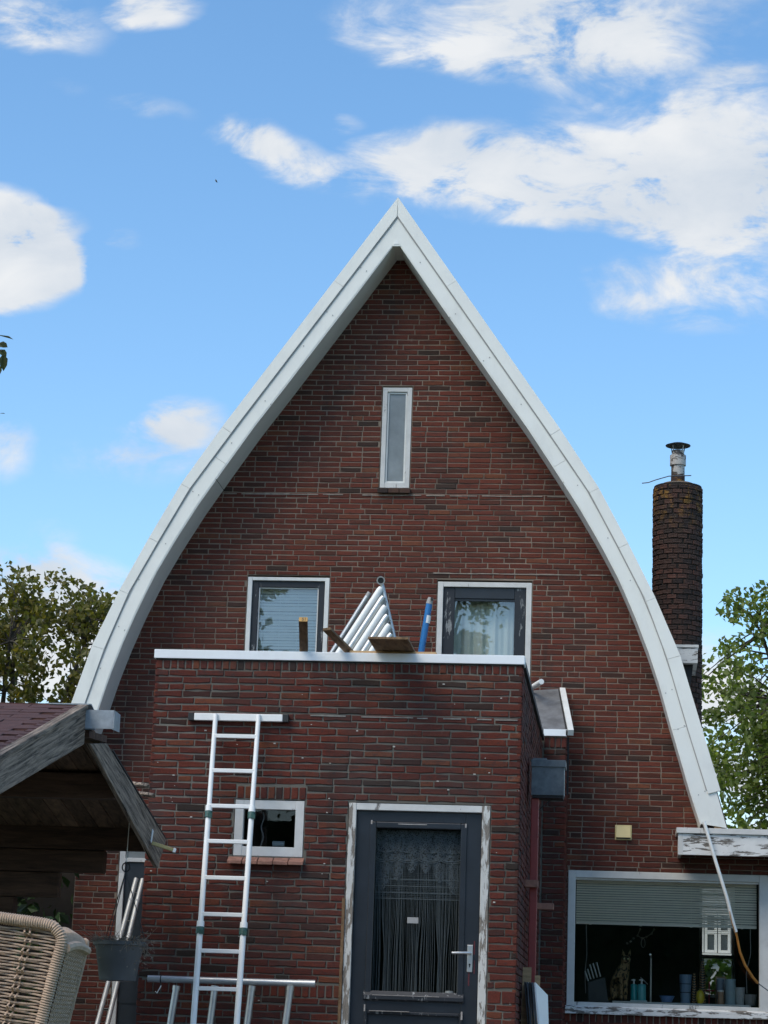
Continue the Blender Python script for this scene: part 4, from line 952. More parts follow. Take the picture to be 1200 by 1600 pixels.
MB().hexa([n0 - hw - ed, n0 + hw - ed, n0 + hw - ed + th, n0 - hw - ed + th], [n0 - hw, n0 + hw, n0 + hw + th, n0 - hw + th]).build('end_grain', plain('fresh end grain', (.50, .30, .10), .8, .15, 40), ub)
tcu = bpy.data.curves.new('stamp', 'FONT'); tcu.body = '51'; tcu.size = .036; tcu.align_x = 'CENTER'; tcu.materials.append(m_plast)
to = bpy.data.objects.new('stamp', tcu); COL.objects.link(to); to.parent = ub; to.matrix_parent_inverse = Matrix.Translation(-world_loc(ub))
M3 = Matrix((Vector((1, 0, 0)), up_, d)).transposed().to_4x4(); M3.translation = n0 + d * .0035 + up_ * .005 + Vector((.006, 0, 0)); to.matrix_basis = M3

# ------------------------------------------------------------------ timber shelter on the left
XG = -3.40; RY, RZ = -8.52, 1.98; SF, SR = .291, .2115; YF, YR = -11.0, -5.70
sh = thing('timber_shelter', 'weathered open timber shelter with red brown shingle roof', 'shelter', (XG - 1.5, RY, GROUND))
def zf(y): return RZ - SF * (RY - y)
def zr(y): return RZ - SR * (y - RY)
BHt = .225
# barge boards (profile in y,z; extruded in x)
def yz(m, poly, x0, x1):
    k = len(m.v); n = len(poly); m.v += [(x0, y, z) for y, z in poly] + [(x1, y, z) for y, z in poly]
    m.f += [tuple(k + i for i in range(n)), tuple(k + n + i for i in reversed(range(n)))] + [(k + i, k + n + i, k + n + (i + 1) % n, k + (i + 1) % n) for i in range(n)]; return m
yz(MB(), [(RY, RZ), (RY + .0, RZ - .235), (YF, zf(YF) - .19), (YF, zf(YF))], XG - .03, XG).build('barge_board', m_gwood, sh, bevel=.003)
yz(MB(), [(-8.36, 1.768), (-7.88, 1.832), (YR, zr(YR)), (-5.98, 1.16)], XG - .03, XG).build('barge_board', m_gwood2, sh, bevel=.003)
a, b = atX(139, 1142, XG), atX(166, 1161, XG)
yz(MB(), [(a.y, a.z), (b.y, a.z + .035), (b.y, b.z + .002), (a.y, b.z - .03)], XG - .06, XG + .003).build('ridge_beam_end', m_dwood, sh)
# front cladding strip edge above the barge board
yz(MB(), [(RY, RZ + .02), (YF, zf(YF) + .03), (YF, zf(YF) + .002), (RY, RZ - .01)], XG - .05, XG + .012).build('roof_edge_batten', m_gwood, sh, bevel=.003)
yz(MB(), [(-7.7, zr(-7.7) + .012), (YR - .02, zr(YR) + .014), (YR - .02, zr(YR) + .002), (-7.7, zr(-7.7))], XG - .08, XG + .002).build('roof_edge_felt', m_black, sh)
# zinc ridge cap
rz = RZ + .016; zc_ = MB()
yz(zc_, [(RY - .02, rz + .005), (RY + .05, rz + .012), (RY + .19, rz - .03), (RY + .19, rz - .135), (RY + .186, rz - .135), (RY + .182, rz - .034), (RY + .05, rz + .004), (RY - .02, rz - .003)], XG - .24, XG + .02)
zc_.build('ridge_cap', m_zinc, sh)
a, b = at(134, 1109, RY - .01), at(184, 1109, RY - .01); c = at(131, 1138, RY - .01)
MB().box((XG - .02, RY - .012, c.z), (XG + (b.x - a.x) - .02, RY + .0, a.z)).build('ridge_cap_plate', m_zinc, sh)
MB().hexa([(XG + (b.x - a.x) - .022, RY - .012, a.z), (XG + (b.x - a.x) - .02, RY - .012, a.z), (XG + (b.x - a.x) - .02, RY + .16, a.z - .005), (XG + (b.x - a.x) - .022, RY + .16, a.z - .005)], [(XG + (b.x - a.x) - .040, RY - .012, c.z), (XG + (b.x - a.x) - .038, RY - .012, c.z), (XG + (b.x - a.x) - .02, RY + .16, c.z), (XG + (b.x - a.x) - .022, RY + .16, c.z)]).build('ridge_cap_lip', m_zinc, sh)
# shingles, front slope one by one
L = math.hypot(1, SF); kk = []
for j in range(4):
    w, d = .296, .125; m = MB(); m.hexa([(-w / 2, -d, 0), (w / 2, -d, 0), (w / 2, .02, .0), (-w / 2, .02, 0)], [(-w / 2 + .002, -d - .002, .013), (w / 2 - .002, -d + rng.uniform(-.006, .006), .013), (w / 2 - .002, .02, .006), (-w / 2 + .002, .02, .006)])
    me = m.mesh('shingle'); me.materials.append(m_shing); kk.append(me)
ang = math.atan(SF)
for r in range(22):
    y = RY - .01 - r * .109 / L
    for cix in range(12):
        x = XG - .20 - cix * .30 - (.15 if r % 2 else 0)
        o = link('shingle', rng.choice(kk), None, sh); o.location = (x, y, zf(y) + .004 + rng.uniform(0, .004)); o.rotation_euler = (ang + rng.uniform(.02, .06), rng.uniform(-.008, .008), rng.uniform(-.01, .01))
    x = XG - .055; o = link('shingle', kk[0], None, sh); o.scale = (.35, 1, 1); o.location = (x, y, zf(y) + .006); o.rotation_euler = (ang + .02, 0, 0)
yz(MB(), [(RY, RZ + .0), (YF, zf(YF)), (YF, zf(YF) - .03), (RY, RZ - .03)], -7.2, XG - .031).build('front_deck', m_bwood, sh)
yz(MB(), [(RY, RZ + .02), (YR - .02, zr(YR) + .02), (YR - .02, zr(YR) - .005), (RY, RZ - .005)], -7.2, XG - .085).build('rear_roof_felt', m_shing, sh)
x = XG - .034
while x > -7.1:
    w = .135; yz(MB(), [(RY, RZ - .008), (YR - .04, zr(YR - .04) - .008), (YR - .04, zr(YR - .04) - .032), (RY, RZ - .032)], x - w + .006, x).build('roof_plank', m_bwood, sh, bevel=.003); x -= w
def zu(y): return zr(y) - .034
MB().box((-7.1, -7.42, zu(-7.3) - .175), (XG - .034, -7.30, zu(-7.3) - .004)).build('purlin', m_dwood, sh, bevel=.004)
a = at(150, 1264, -7.1); MB().box((-7.1, -7.1, zu(-7.1) - .035), (XG - .036, -7.06, zu(-7.1) - .002)).build('batten', m_bwood, sh)
YE = -6.1
e0, e1 = at(200, 1294, YE).z, at(200, 1329, YE).z
MB().box((-7.1, YE, e1), (XG - .034, YE + .09, zu(YE) - .0)).build('eave_beam', m_dwood, sh, bevel=.004)
c1_, c2_, c3_ = at(162, 1360, YE), at(91, 1396, YE), at(20, 1420, YE)
MB().box((-7.1, YE + .012, c1_.z - .02), (c1_.x, YE + .09, e1 - .004)).build('corbel_board', m_dwood, sh, bevel=.012)
MB().box((-7.1, YE + .006, c2_.z - .03), (c2_.x, YE + .09, c1_.z - .024)).build('corbel_board', m_dwood, sh, bevel=.012)
MB().box((c3_.x - .14, YE, GROUND), (c3_.x, YE + .12, c2_.z - .034)).build('post', m_dwood, sh, bevel=.005)
MB().box((-7.0, YF + .25, GROUND), (-6.86, YF + .37, zf(YF + .3) - .05)).build('post', m_dwood, sh)
MB().box((-5.2, YF + .25, GROUND), (-5.06, YF + .37, zf(YF + .3) - .05)).build('post', m_dwood, sh)
MB().box((-7.1, YF + .25, zf(YF + .3) - .2), (XG - .04, YF + .34, zf(YF + .3) - .036)).build('eave_beam', m_dwood, sh)
# curled roof tiles at the rear edge
for i, (px, py) in enumerate(((221, 1228), (230, 1243))):
    p = atX(px, py, XG + .02 - .0)
    m = MB(); pts = [(math.cos(t), math.sin(t)) for t in np.linspace(.1, 2.9, 9)]
    for (c, s) in pts: m.v += [(p.x - .06, p.y + .05 * c, p.z + .03 * s), (p.x + .05, p.y + .05 * c, p.z + .03 * s - .012)]
    m.f = [(2 * j, 2 * j + 2, 2 * j + 3, 2 * j + 1) for j in range(8)]
    o = m.build('edge_tile', m_gwood, sh, True); sm = o.modifiers.new('solid', 'SOLIDIFY'); sm.thickness = .008
# yellowed bracket on the rear barge board
bk = thing('wall_bracket', 'yellow varnished peg with white clip on the shelter barge board', 'bracket', tuple(atX(240, 1325, XG)))
p, q = atX(237, 1317, XG + .02), atX(270, 1329, XG + .13); q = p + Vector((.12, .05, -.075))
q = at(270, 1328, p.y + .06)
MB().bar(p, q, .022, .026).build('peg', m_yp, bk, bevel=.004)
MB().bar(q, q + (q - p).normalized() * .022, .026, .032).build('peg_cap', m_alup, bk, bevel=.004)
a = atX(239, 1297, XG + .006); b = atX(236, 1317, XG + .006); MB().bar(a, b, .03, .006, (1, 0, 0)).build('clip', m_alup, bk, bevel=.001)

# hanging pot with dry plant
pc = at(187, 1470, YE - .25); PY = YE - .25
hpot = thing('hanging_planter', 'dark grey hanging flower pot with dried plant below shelter', 'planter', (pc.x, PY, at(187, 1534, PY).z))
r0 = (at(226, 1470, PY).x - at(146, 1470, PY).x) / 2; zt_, zb_ = at(187, 1471, PY).z, at(187, 1533, PY).z
MB().lathe((pc.x, PY, 0), [(r0 * .66, zb_), (r0 * .70, zb_ + .004), (r0 * .79, zb_ + (zt_ - zb_) * .42), (r0 * .805, zb_ + (zt_ - zb_) * .44), (r0 * .93, zt_ - .03), (r0 * 1.02, zt_ - .028), (r0 * 1.03, zt_), (r0 * .96, zt_), (r0 * .9, zt_ - .04)], 36, True).build('pot', m_pot, hpot, True)
MB().lathe((pc.x, PY, 0), [(r0 * .9, zt_ - .045), (.01, zt_ - .03)], 24).build('soil', m_twig, hpot)
hk = at(195, 1338, PY); hk = Vector((pc.x + .02, PY, zu(PY) - .05)); rg = at(197, 1355, PY)
MB().tube([(hk.x, hk.y, zu(PY) + .0), (rg.x, PY, rg.z + .03)], .003, 6).build('hook', m_alup, hpot)
MB().tube([(rg.x + .028 * math.cos(t), PY, rg.z + .032 * math.sin(t)) for t in np.linspace(0, 6.283, 20)], .005, 6, False).build('hanger_ring', m_plast, hpot)
for t in (.3, 2.4, 4.5): MB().tube([(rg.x, PY, rg.z - .03), (pc.x + r0 * math.cos(t), PY + r0 * math.sin(t), zt_)], .0035, 6).build('hanger_wire', m_plast, hpot)
tw = MB(); tr_ = random.Random(21)
for i in range(200):
    t = tr_.uniform(0, 6.283); rr = r0 * tr_.uniform(.2, .98); p = Vector((pc.x + rr * math.cos(t), PY + rr * math.sin(t), zt_ - .02)); d = Vector((math.cos(t) * tr_.uniform(.1, 1.1), math.sin(t) * tr_.uniform(.1, 1.0), tr_.uniform(.4, 1.2))); pts = [p]
    if math.cos(t) > .5 and tr_.random() < .6: d.z *= .4; d.x *= 1.3
    for k in range(4):
        p = p + d * tr_.uniform(.018, .042); d = (d + Vector((tr_.uniform(-.5, .5), tr_.uniform(-.5, .5), tr_.uniform(-.9, .15)))); pts.append(p)
    tw.tube(pts, [.0028, .0024, .002, .0016, .001], 4, False)
tw.build('dry_stems', m_twig, hpot)
lv = MB()
for i in range(150):
    t = tr_.uniform(-1.2, 1.2) if i % 3 else tr_.uniform(0, 6.283); rr = r0 * tr_.uniform(.7, 1.38); p = Vector((pc.x + rr * math.cos(t), PY + rr * math.sin(t) * .8, zt_ + tr_.uniform(-.2, .09) * (1 if rr > r0 else .4))); a = Vector((tr_.uniform(-1, 1), tr_.uniform(-1, 1), tr_.uniform(-1, 1))).normalized() * .012; b = a.cross(Vector((tr_.uniform(-1, 1), 1, tr_.uniform(-1, 1)))).normalized() * .005
    lv.add([p - a, p + b, p + a, p - b], [(0, 1, 2, 3)])
lv.build('dry_leaves', m_twig, hpot)

# aluminium ladder parts leaning at the back door
al = thing('leaning_ladder', 'grey aluminium ladder leaning at the back door behind the pot', 'ladder', (-4.9, -1.2, GROUND))
for (x1_, y1_), (x2_, y2_) in (((213, 1373), (152, 1600)), ((223, 1374), (168, 1600))):
    p, q = at(x1_, y1_, -.25), at(x2_, y2_, -1.0); q = p + (q - p) * ((p.z - GROUND) / (p.z - q.z)); MB().tube([p, q], .0235, 12).build('stile', m_stile, al, True)
    MB().tube([p + (q - p) * .10, p + (q - p) * .108], .025, 12).build('stile_band', m_gray, al)
for k in range(7):
    p = lerp(at(213, 1373, -.25), at(152, 1600, -1.0), .1 + k * .2); q = lerp(at(223, 1374, -.25), at(168, 1600, -1.0), .1 + k * .2); MB().tube([p, q], .009, 8).build('rung', m_plast, al, True)
p, q = at(190, 1365, -.3), at(176, 1600, -.32); q = p + (q - p) * ((p.z - GROUND) / (p.z - q.z))
tag(MB().bar(p, q, .05, .02).build('white_board', m_peel, None, bevel=.003), 'narrow white painted board leaning on the back door frame', 'board')

# ------------------------------------------------------------------ woven chair
YC = -16.5
cr = thing('rope_chair', 'beige woven rope garden chair in the lower left corner', 'chair', (-1.8, YC, GROUND))
def wrapped(pts, r, pitch=.0068, n=8):
    pts = [Vector(p) for p in pts]; d = [0]
    for a, b in zip(pts, pts[1:]): d.append(d[-1] + (b - a).length)
    out = []; rr = []; s = 0; k = 0
    while s < d[-1]:
        j = max(i for i in range(len(d)) if d[i] <= s); j = min(j, len(pts) - 2); t = (s - d[j]) / (d[j + 1] - d[j]); out.append(pts[j].lerp(pts[j + 1], t)); rr.append(r if k % 2 else r * .86); s += pitch / 2; k += 1
    m = MB(); m.tube(out, rr, n); return m
def bez(pts, n=8):                                 # smooth polyline
    P = [Vector(p) for p in pts]; P = [P[0]] + P + [P[-1]]; out = []
    for i in range(1, len(P) - 2):
        for j in range(n):
            t = j / n; a, b, c, d = P[i - 1], P[i], P[i + 1], P[i + 2]; out.append(.5 * (2 * b + (c - a) * t + (2 * a - 5 * b + 4 * c - d) * t * t + (3 * b - a - 3 * c + d) * t ** 3))
    return out + [P[-2]]
f1, f2, f3, f4 = at(-260, 1396, YC), at(70, 1444, YC), at(96, 1472, YC), at(66, 1590, YC + .0)
fb = f4 + (f4 - f3) * 1.25
FR = bez([f1, at(-100, 1418, YC), at(0, 1434, YC), f2, at(88, 1453, YC), f3, at(86, 1512, YC), f4, fb], 8)
wrapped(FR, .0175).build('front_frame', m_rope, cr, True)
YB = YC + .26
q1, q2, q3 = at(116, 1462, YB), at(134, 1482, YB), at(107, 1590, YB); qb = q3 + (q3 - q2) * 1.25
MB().tube(bez([at(100, 1456, YC + .1), q1, at(128, 1470, YB), q2, q3, qb], 6), .008, 8).build('rear_frame', m_rope, cr, True)
# horizontal cords of the front panel
zmax, zmin = f2.z - .01, fb.z + .01
def edge_x(z):
    xs = [(p.z, p.x) for p in FR if p.z < f2.z + .05 and p.x > -1.62]; xs.sort(); return float(np.interp(z, [a for a, _ in xs], [b for _, b in xs]))
cr_r = random.Random(4); z = zmax
k = 0
tiltz = (f2.z - f1.z) / (f2.x - f1.x)
while z > zmin:
    xe = edge_x(z) - .008; x0 = f1.x + .03; pts = []
    for j in range(9):
        t = j / 8; x = xe + (x0 - xe) * t; pts.append((x, YC + .012 * math.sin(t * 3.1) + cr_r.uniform(-.002, .002) + (.008 if (j % 2) ^ (k % 2) else -.004), z + tiltz * (x - xe) + cr_r.uniform(-.0015, .0015) + (.0016 if (j + k) % 2 else -.0016)))
    MB().tube(bez(pts, 3), .0028, 5).build('cord', m_rope, cr); z -= .0083; k += 1
for dx in (.085, .10, .205, .22):
    m = MB(); pts = []
    for j in range(40):
        z = zmax - (zmax - zmin) * j / 39; xx = edge_x(z) - dx; pts.append((xx, YC + (.012 if j % 2 else -.012), z + tiltz * -dx))
    m.tube(pts, .003, 5); m.build('cross_cord', m_rope, cr)
# woven side panel, diagonal lattice
A0, A1 = f3 + Vector((.012, .02, -.01)), fb + Vector((.012, .02, 0)); B0_, B1_ = q2 + Vector((0, 0, -.012)), qb
def sp(u, v): return A0.lerp(B0_, u).lerp(A1.lerp(B1_, u), v)
m = MB(); nv, nu = 74, 10
for k in range(-nu, nv):
    for sgn in (1, -1):
        pts = []
        for j in range(nu + 1):
            v = (k + (j if sgn > 0 else nu - j)) / nv
            if 0 <= v <= 1: pts.append(sp(j / nu, v) + Vector((.0018 if (j + k) % 2 else -.0018, 0, 0)))
        if len(pts) > 1: m.tube(pts, .0021, 4, False)
m.build('woven_side', m_rope, cr)
m = MB(); m.add([sp(0, 0), sp(1, 0), sp(1, 1), sp(0, 1)], [(0, 1, 2, 3)]); o = m.build('side_lining', plain('brown lining', (.32, .215, .13), .9, .2), cr); o.location.x = -.006
# top arm pad between the frames
m = MB(); nn = 14
def arm(u, t):
    a = [at(88, 1453, YC), at(98, 1461, YC), at(101, 1478, YC)]; b = [q1, at(130, 1470, YB), q2]; i = min(int(t * 2), 1); f = t * 2 - i
    return a[i].lerp(a[i + 1], f).lerp(b[i].lerp(b[i + 1], f), u) + Vector((0, 0, .010 * math.sin(u * 3.1416)))
for i in range(22):
    u = i / 21; m.tube([arm(u, t / 6) for t in range(7)], .0068, 6)
m.build('arm_wrap', m_rope, cr)
MB().tube([arm(u / 8, 1.0) + Vector((.004, 0, -.006)) for u in range(9)], .013, 8).build('arm_rail', m_rope, cr, True)
mb = MB(); mb.tube([f1, f1 + (fb - f3) * .9], .017, 8); mb.build('frame_side', m_rope, cr, True)
MB().tube([fb, (fb.x, YC, GROUND)], .014, 8).tube([qb, (qb.x, YB + .2, GROUND)], .014, 8).tube([f1 + (fb - f3) * .9, (f1.x, YC, GROUND)], .014, 8).tube([(f1.x, YB, -.05), (f1.x, YB + .2, GROUND)], .014, 8).build('leg_frame', m_rope, cr, True)
MB().box((f1.x, YC, GROUND + .38), (fb.x, YB + .4, GROUND + .43)).build('seat', m_rope, cr, bevel=.02)

# ------------------------------------------------------------------ things behind the kitchen window
YK = .28; ZK = .429
def kp(px): return at(px, 1550, YK).x
# cat
def make_cat():
    e = bpy.data.meshes.new('cat'); s = (at(990, 1500, .3).x - at(950, 1500, .3).x) / .26
    x0 = kp(967); y = .30
    V = [(0, 0, .10), (.0, -.01, .17), (.035, -.02, .235), (.055, -.03, .285), (.062, -.045, .325),            # pelvis, belly, chest, neck, head base
         (.066, -.075, .335), (.068, -.105, .322),                                                          # skull, muzzle
         (.060, -.05, .22), (.062, -.075, .13), (.062, -.08, .03), (.064, -.10, .012),                       # front leg a
         (.018, -.05, .215), (.022, -.075, .13), (.022, -.08, .03), (.024, -.10, .012),                      # front leg b
         (-.055, .01, .07), (-.05, -.05, .05), (-.045, -.06, .014), (.05, .03, .07), (.06, -.02, .04),       # haunches
         (-.05, .09, .03), (-.09, .06, .018), (-.12, -.0, .016)]                                              # tail
    R = [.092, .088, .066, .047, .047, .052, .027, .030, .019, .016, .017, .030, .019, .016, .017, .058, .035, .022, .05, .03, .022, .016, .012]
    E = [(0, 1), (1, 2), (2, 3), (3, 4), (4, 5), (5, 6), (2, 7), (7, 8), (8, 9), (9, 10), (2, 11), (11, 12), (12, 13), (13, 14), (0, 15), (15, 16), (16, 17), (0, 18), (18, 19), (0, 20), (20, 21), (21, 22)]
    k = 1.02
    e.from_pydata([(x0 + a * k, y + b * k, ZK + c * k * 1.18) for a, b, c in V], E, [])
    o = bpy.data.objects.new('cat', e); COL.objects.link(o)
    md = o.modifiers.new('skin', 'SKIN'); md.use_smooth_shade = True; o.modifiers.new('sub', 'SUBSURF').levels = 2
    for i, r in enumerate(R): e.skin_vertices[0].data[i].radius = (r * k, r * k)
    for sv in e.skin_vertices[0].data: sv.use_root = False
    e.skin_vertices[0].data[0].use_root = True
    dg = bpy.context.evaluated_depsgraph_get(); dg.update(); me = bpy.data.meshes.new_from_object(o.evaluated_get(dg)); o.modifiers.clear(); bpy.data.objects.remove(o)
    bm = bmesh.new(); bm.from_mesh(me)
    hd = Vector((x0 + .066 * k, y - .06 * k, ZK + .345 * k * 1.18))
    for s_ in (-1, 1):                             # ears
        b0 = hd + Vector((s_ * .024, -.005, .012)); vs = [bm.verts.new(b0 + Vector(d)) for d in ((-.022, 0, 0), (.022, 0, 0), (0, .016, .004), (s_ * .016, .004, .075))]
        for f in ((0, 1, 3), (1, 2, 3), (2, 0, 3), (0, 2, 1)): bm.faces.new([vs[i] for i in f])
    bmesh.ops.recalc_face_normals(bm, faces=bm.faces); bm.to_mesh(me); bm.free(); me.name = 'cat'
    s = NT('spotted tabby fur'); n = s.noise(30, 3, .55, s.mapv((1.4, 1.4, .8)), .5); st = s.step(n, .50, .57)
    c = s.mix(st, (.30, .20, .095), (.035, .025, .018)); z = s.n('ShaderNodeSeparateXYZ'); s.l(s.pos, z.inputs[0])
    s.col(c); s.set(.85, 0, .2); s.bump(s.noise(260, 3), .5, .004)
    me.materials.clear(); me.materials.append(s.m)
    me.polygons.foreach_set('use_smooth', [True] * len(me.polygons))
    c_ = thing('tabby_cat', 'spotted brown tabby cat sitting inside the kitchen window', 'cat', (x0, y, ZK))
    body = link('body', me, None, c_)
    for s_ in (-1, 1): MB().lathe((hd.x + s_ * .019, y - .108 * k, hd.z - .012), [(.002, -.007), (.008, -.003), (.009, .001), (.006, .006), (.001, .008)], 8).build('eye', plain('cat eye', (.5, .55, .3), .2), c_, True)
    MB().lathe((hd.x + .002, y - .132 * k, hd.z - .036), [(.001, -.005), (.006, 0), (.001, .004)], 8).build('nose', m_terra, c_)
make_cat()
# knife block
kb = thing('knife_block', 'black slanted knife block with steel handled knives on sill', 'knife block', (kp(930), YK, ZK - .03))
a0, a1 = at(918, 1535, YK), at(945, 1527, YK); b0, b1 = at(920, 1561, YK), at(951, 1562, YK)
MB().prism([(b0.x, ZK - .03), (b1.x, ZK - .03), (a1.x, a1.z), (a0.x, a0.z)], YK - .05, YK + .06).build('block', m_navy, kb, bevel=.003)
for i, (px, py, qx, qy) in enumerate(((914, 1517, 919, 1533), (918, 1514, 923, 1530), (921.5, 1507, 928, 1529), (926.5, 1505, 933, 1527), (932, 1503.5, 938, 1526))):
    MB().tube([at(px, py, YK - .02 + .012 * (i % 2)), at(qx, qy, YK - .02 + .012 * (i % 2))], .0075, 8).build('knife_handle', m_steel, kb, True)
# bottles with pumps on a tray
for mt, x, h0, w, lb in ((m_teal, 990.3, 1538, .032, 'dark teal soap bottle with white pump beside the cat'), (m_teal2, 1002.5, 1538, .042, 'light turquoise soap bottle with white pump beside the tap')):
    zt2 = at(x, h0, YK).z; bt = thing('soap_bottle', lb, 'bottle', (kp(x), YK, ZK + .014)); X = kp(x)
    MB().lathe((X, YK, 0), [(w, ZK + .014), (w, zt2 - .012), (w * .85, zt2), (.010, zt2 + .004)], 18).build('bottle_body', mt, bt, True); MB().lathe((X, YK, 0), [(.010, zt2 + .002), (.008, zt2 + .03), (.014, zt2 + .034), (.014, zt2 + .05)], 10).build('pump', m_alup, bt, True)
    MB().tube([(X, YK, zt2 + .043), (X - .025, YK - .02, zt2 + .04)], .005, 6).build('spout', m_alup, bt)
tag(MB().box((kp(985), YK - .06, ZK + .001), (kp(1011), YK + .06, ZK + .013)).build('soap_tray', plain('pale aqua tray', (.55, .68, .68), .4), None, bevel=.003), 'pale tray under the two soap bottles', 'tray')
X = kp(1017); zt2 = at(1017, 1492, YK + .1).z
tag(MB().tube([(X, YK + .14, ZK - .05), (X, YK + .14, zt2 - .03), (X - .004, YK + .1, zt2), (X - .008, YK + .06, zt2 + .002)], .010, 10).tube([at(1012, 1538, YK + .12), at(1001, 1527, YK + .08)], .006, 8).build('kitchen_tap', m_steel, None, True), 'slim tall steel tap beside the soap bottles', 'tap')
def pot_at(name, label, cat, px, half, ptop, pbot, mat, taper=1.0, Y=YK, n=20, extra=None):
    X = at(px, 1550, Y).x; r = half / F_PX * (Y - CY_) / 1.0; zt2 = at(px, ptop, Y).z; zb2 = ZK if pbot is None else at(px, pbot, Y).z
    t = thing(name, label, cat, (X, Y, zb2)); MB().lathe((X, Y, 0), [(r * taper * .96, zb2), (r * taper, zb2 + .003), (r, zt2 - .004), (r, zt2), (r * .88, zt2), (r * .85, zt2 - .02)], n).build('vessel', mat, t, True)
    if extra: extra(t, X, Y, r, zb2, zt2)
    return t
pot_at('ceramic_beaker', 'tall slate blue stacked beaker on the window board', 'beaker', 1071, 9.5, 1523, None, m_bluej, .78, extra=lambda t, X, Y, r, a, b: [MB().lathe((X, Y, 0), [(r * .9 + .004, a + (b - a) * f), (r * .9 + .005, a + (b - a) * f + .008)], 20).build('band', m_navy, t) for f in (.36, .66)])
pot_at('blue_bowl', 'small blue bowl at the front of the window board', 'bowl', 1042, 11.5, 1556, 1566, m_bowl, .65, Y=.17)
pot_at('grey_canister', 'light blue grey canister near the far kitchen window', 'canister', 1141, 8.2, 1530, None, plain('blue grey tin', (.30, .40, .43), .4, .08), .95)
pot_at('glass_jar', 'clear glass jar left of the blue grey canister', 'jar', 1125, 5.5, 1530, None, plain('jar glass', (.20, .24, .28), .15, .2), .95, Y=.36)
pot_at('spice_jar', 'little wooden jar with pale lid on the window board', 'jar', 1126, 5, 1548, None, plain('beech jar', (.34, .21, .13), .5), 1, Y=.22, extra=lambda t, X, Y, r, a, b: MB().lathe((X, Y, 0), [(r * 1.03, b - .012), (r * 1.03, b + .004), (r * .5, b + .006)], 16).build('lid', m_counter, t))
pot_at('white_cup', 'plain pale grey cup right of the canister', 'cup', 1156, 8, 1543, None, plain('pale stoneware', (.42, .44, .43), .4), .8)
pot_at('stone_mug', 'squat grey pot at the right end of the window board', 'pot', 1173, 9.5, 1554, None, m_gray, .85)
# slim patterned towers and the yellow pineapple jar
def tower(px, half, ptop, label):
    X = at(px, 1550, .26).x; r = half / F_PX * 23; zt2 = at(px, ptop, .26).z; t = thing('patterned_candle', label, 'candle', (X, .26, ZK)); MB().lathe((X, .26, 0), [(r, ZK), (r * .9, ZK + (zt2 - ZK) * .6), (r * .25, zt2)], 12).build('candle_core', m_plast, t, True); n = int((zt2 - ZK) / .024)
    for i in range(n):
        z = ZK + .012 + i * .024; rr = r * np.interp((z - ZK) / (zt2 - ZK), [0, .6, 1], [1, .9, .3]) + .003
        for s in (-1, 1): MB().bar((X + s * rr * .9, .26 - rr * .55, z + .008), (X, .26 - rr * 1.05, z - .002), .003, .006).build('gilt_chevron', m_gold, t)
tower(1084.5, 3.2, 1520, 'small dark candle with gilt chevrons beside the blue beaker'); tower(1097.5, 5, 1498, 'tall dark candle with gilt chevrons behind the yellow jar')
X = at(1094, 1550, .2).x; zt2 = at(1094, 1540, .2).z
pj = thing('pineapple_jar', 'yellow pineapple shaped jar on the window board', 'jar', (X, .2, ZK)); MB().lathe((X, .2, 0), [(.022, ZK), (.040, ZK + .03), (.044, ZK + .065), (.035, ZK + .11), (.018, ZK + .125)], 16).build('jar_body', m_yel2, pj, True)
for i in range(5): t = i * 1.256; MB().tube([(X, .2, ZK + .12), (X + .02 * math.cos(t), .2 + .02 * math.sin(t), ZK + .145)], [.006, .001], 5).build('leaf', m_leafR, pj)
X = at(1108, 1550, .4).x; tr2 = thing('red_tray_stand', 'small red stand behind the yellow jar', 'stand', (X, .4, ZK)); MB().tube([(X, .4, ZK), (X, .4, ZK + .22)], .006, 8).build('stem', m_red, tr2); MB().lathe((X, .4, 0), [(.05, ZK + .125), (.055, ZK + .132), (.05, ZK + .136)], 16).build('plate', m_red, tr2)
fr2 = at(1127, 1526, .5); pf = thing('picture_frame', 'small wooden picture frame leaning behind the jars', 'picture frame', (fr2.x, .5, ZK)); m = MB(); frame_box(m, fr2.x - .055, fr2.x + .05, ZK, fr2.z, .012, .5, .515); m.build('frame', m_ply, pf); MB().box((fr2.x - .042, .506, ZK + .013), (fr2.x + .037, .51, fr2.z - .013)).build('picture', m_gray, pf)
# garland and inner cords
gl = MB(); ga = [(1000, 1452), (996, 1462), (1003, 1466), (1010, 1464), (1018, 1459), (1022, 1452)]
gl.tube([at(x, y, .7) for x, y in ga], .006, 5); gl.tube([at(1005, 1464, .7) + Vector((.02 * math.cos(t), 0, -.06 + .045 * math.sin(t))) for t in np.linspace(0, 6.28, 14)], .004, 5, False)
for x, y in ga + [(985, 1471), (980, 1474), (990, 1466)]: gl.lathe(at(x, y, .68), [(.004, -.012), (.014, 0), (.004, .012)], 6)
tag(gl.build('hanging_garland', m_chain), 'pale garland hanging in the dark kitchen above the cat', 'garland')
for x0_, x1_, lb in ((916, 914, 'blind cord hanging at the left inside the kitchen window'), (1172, 1166, 'blind cord hanging at the right inside the kitchen window')):
    tag(MB().tube([at(x0_, 1440, .13), at(x0_ + 1, 1490, .13), at(x1_, 1520, .13), at(x1_ + 1, 1552, .13)], .0035, 5).build('blind_cord', m_gray), lb, 'cord')
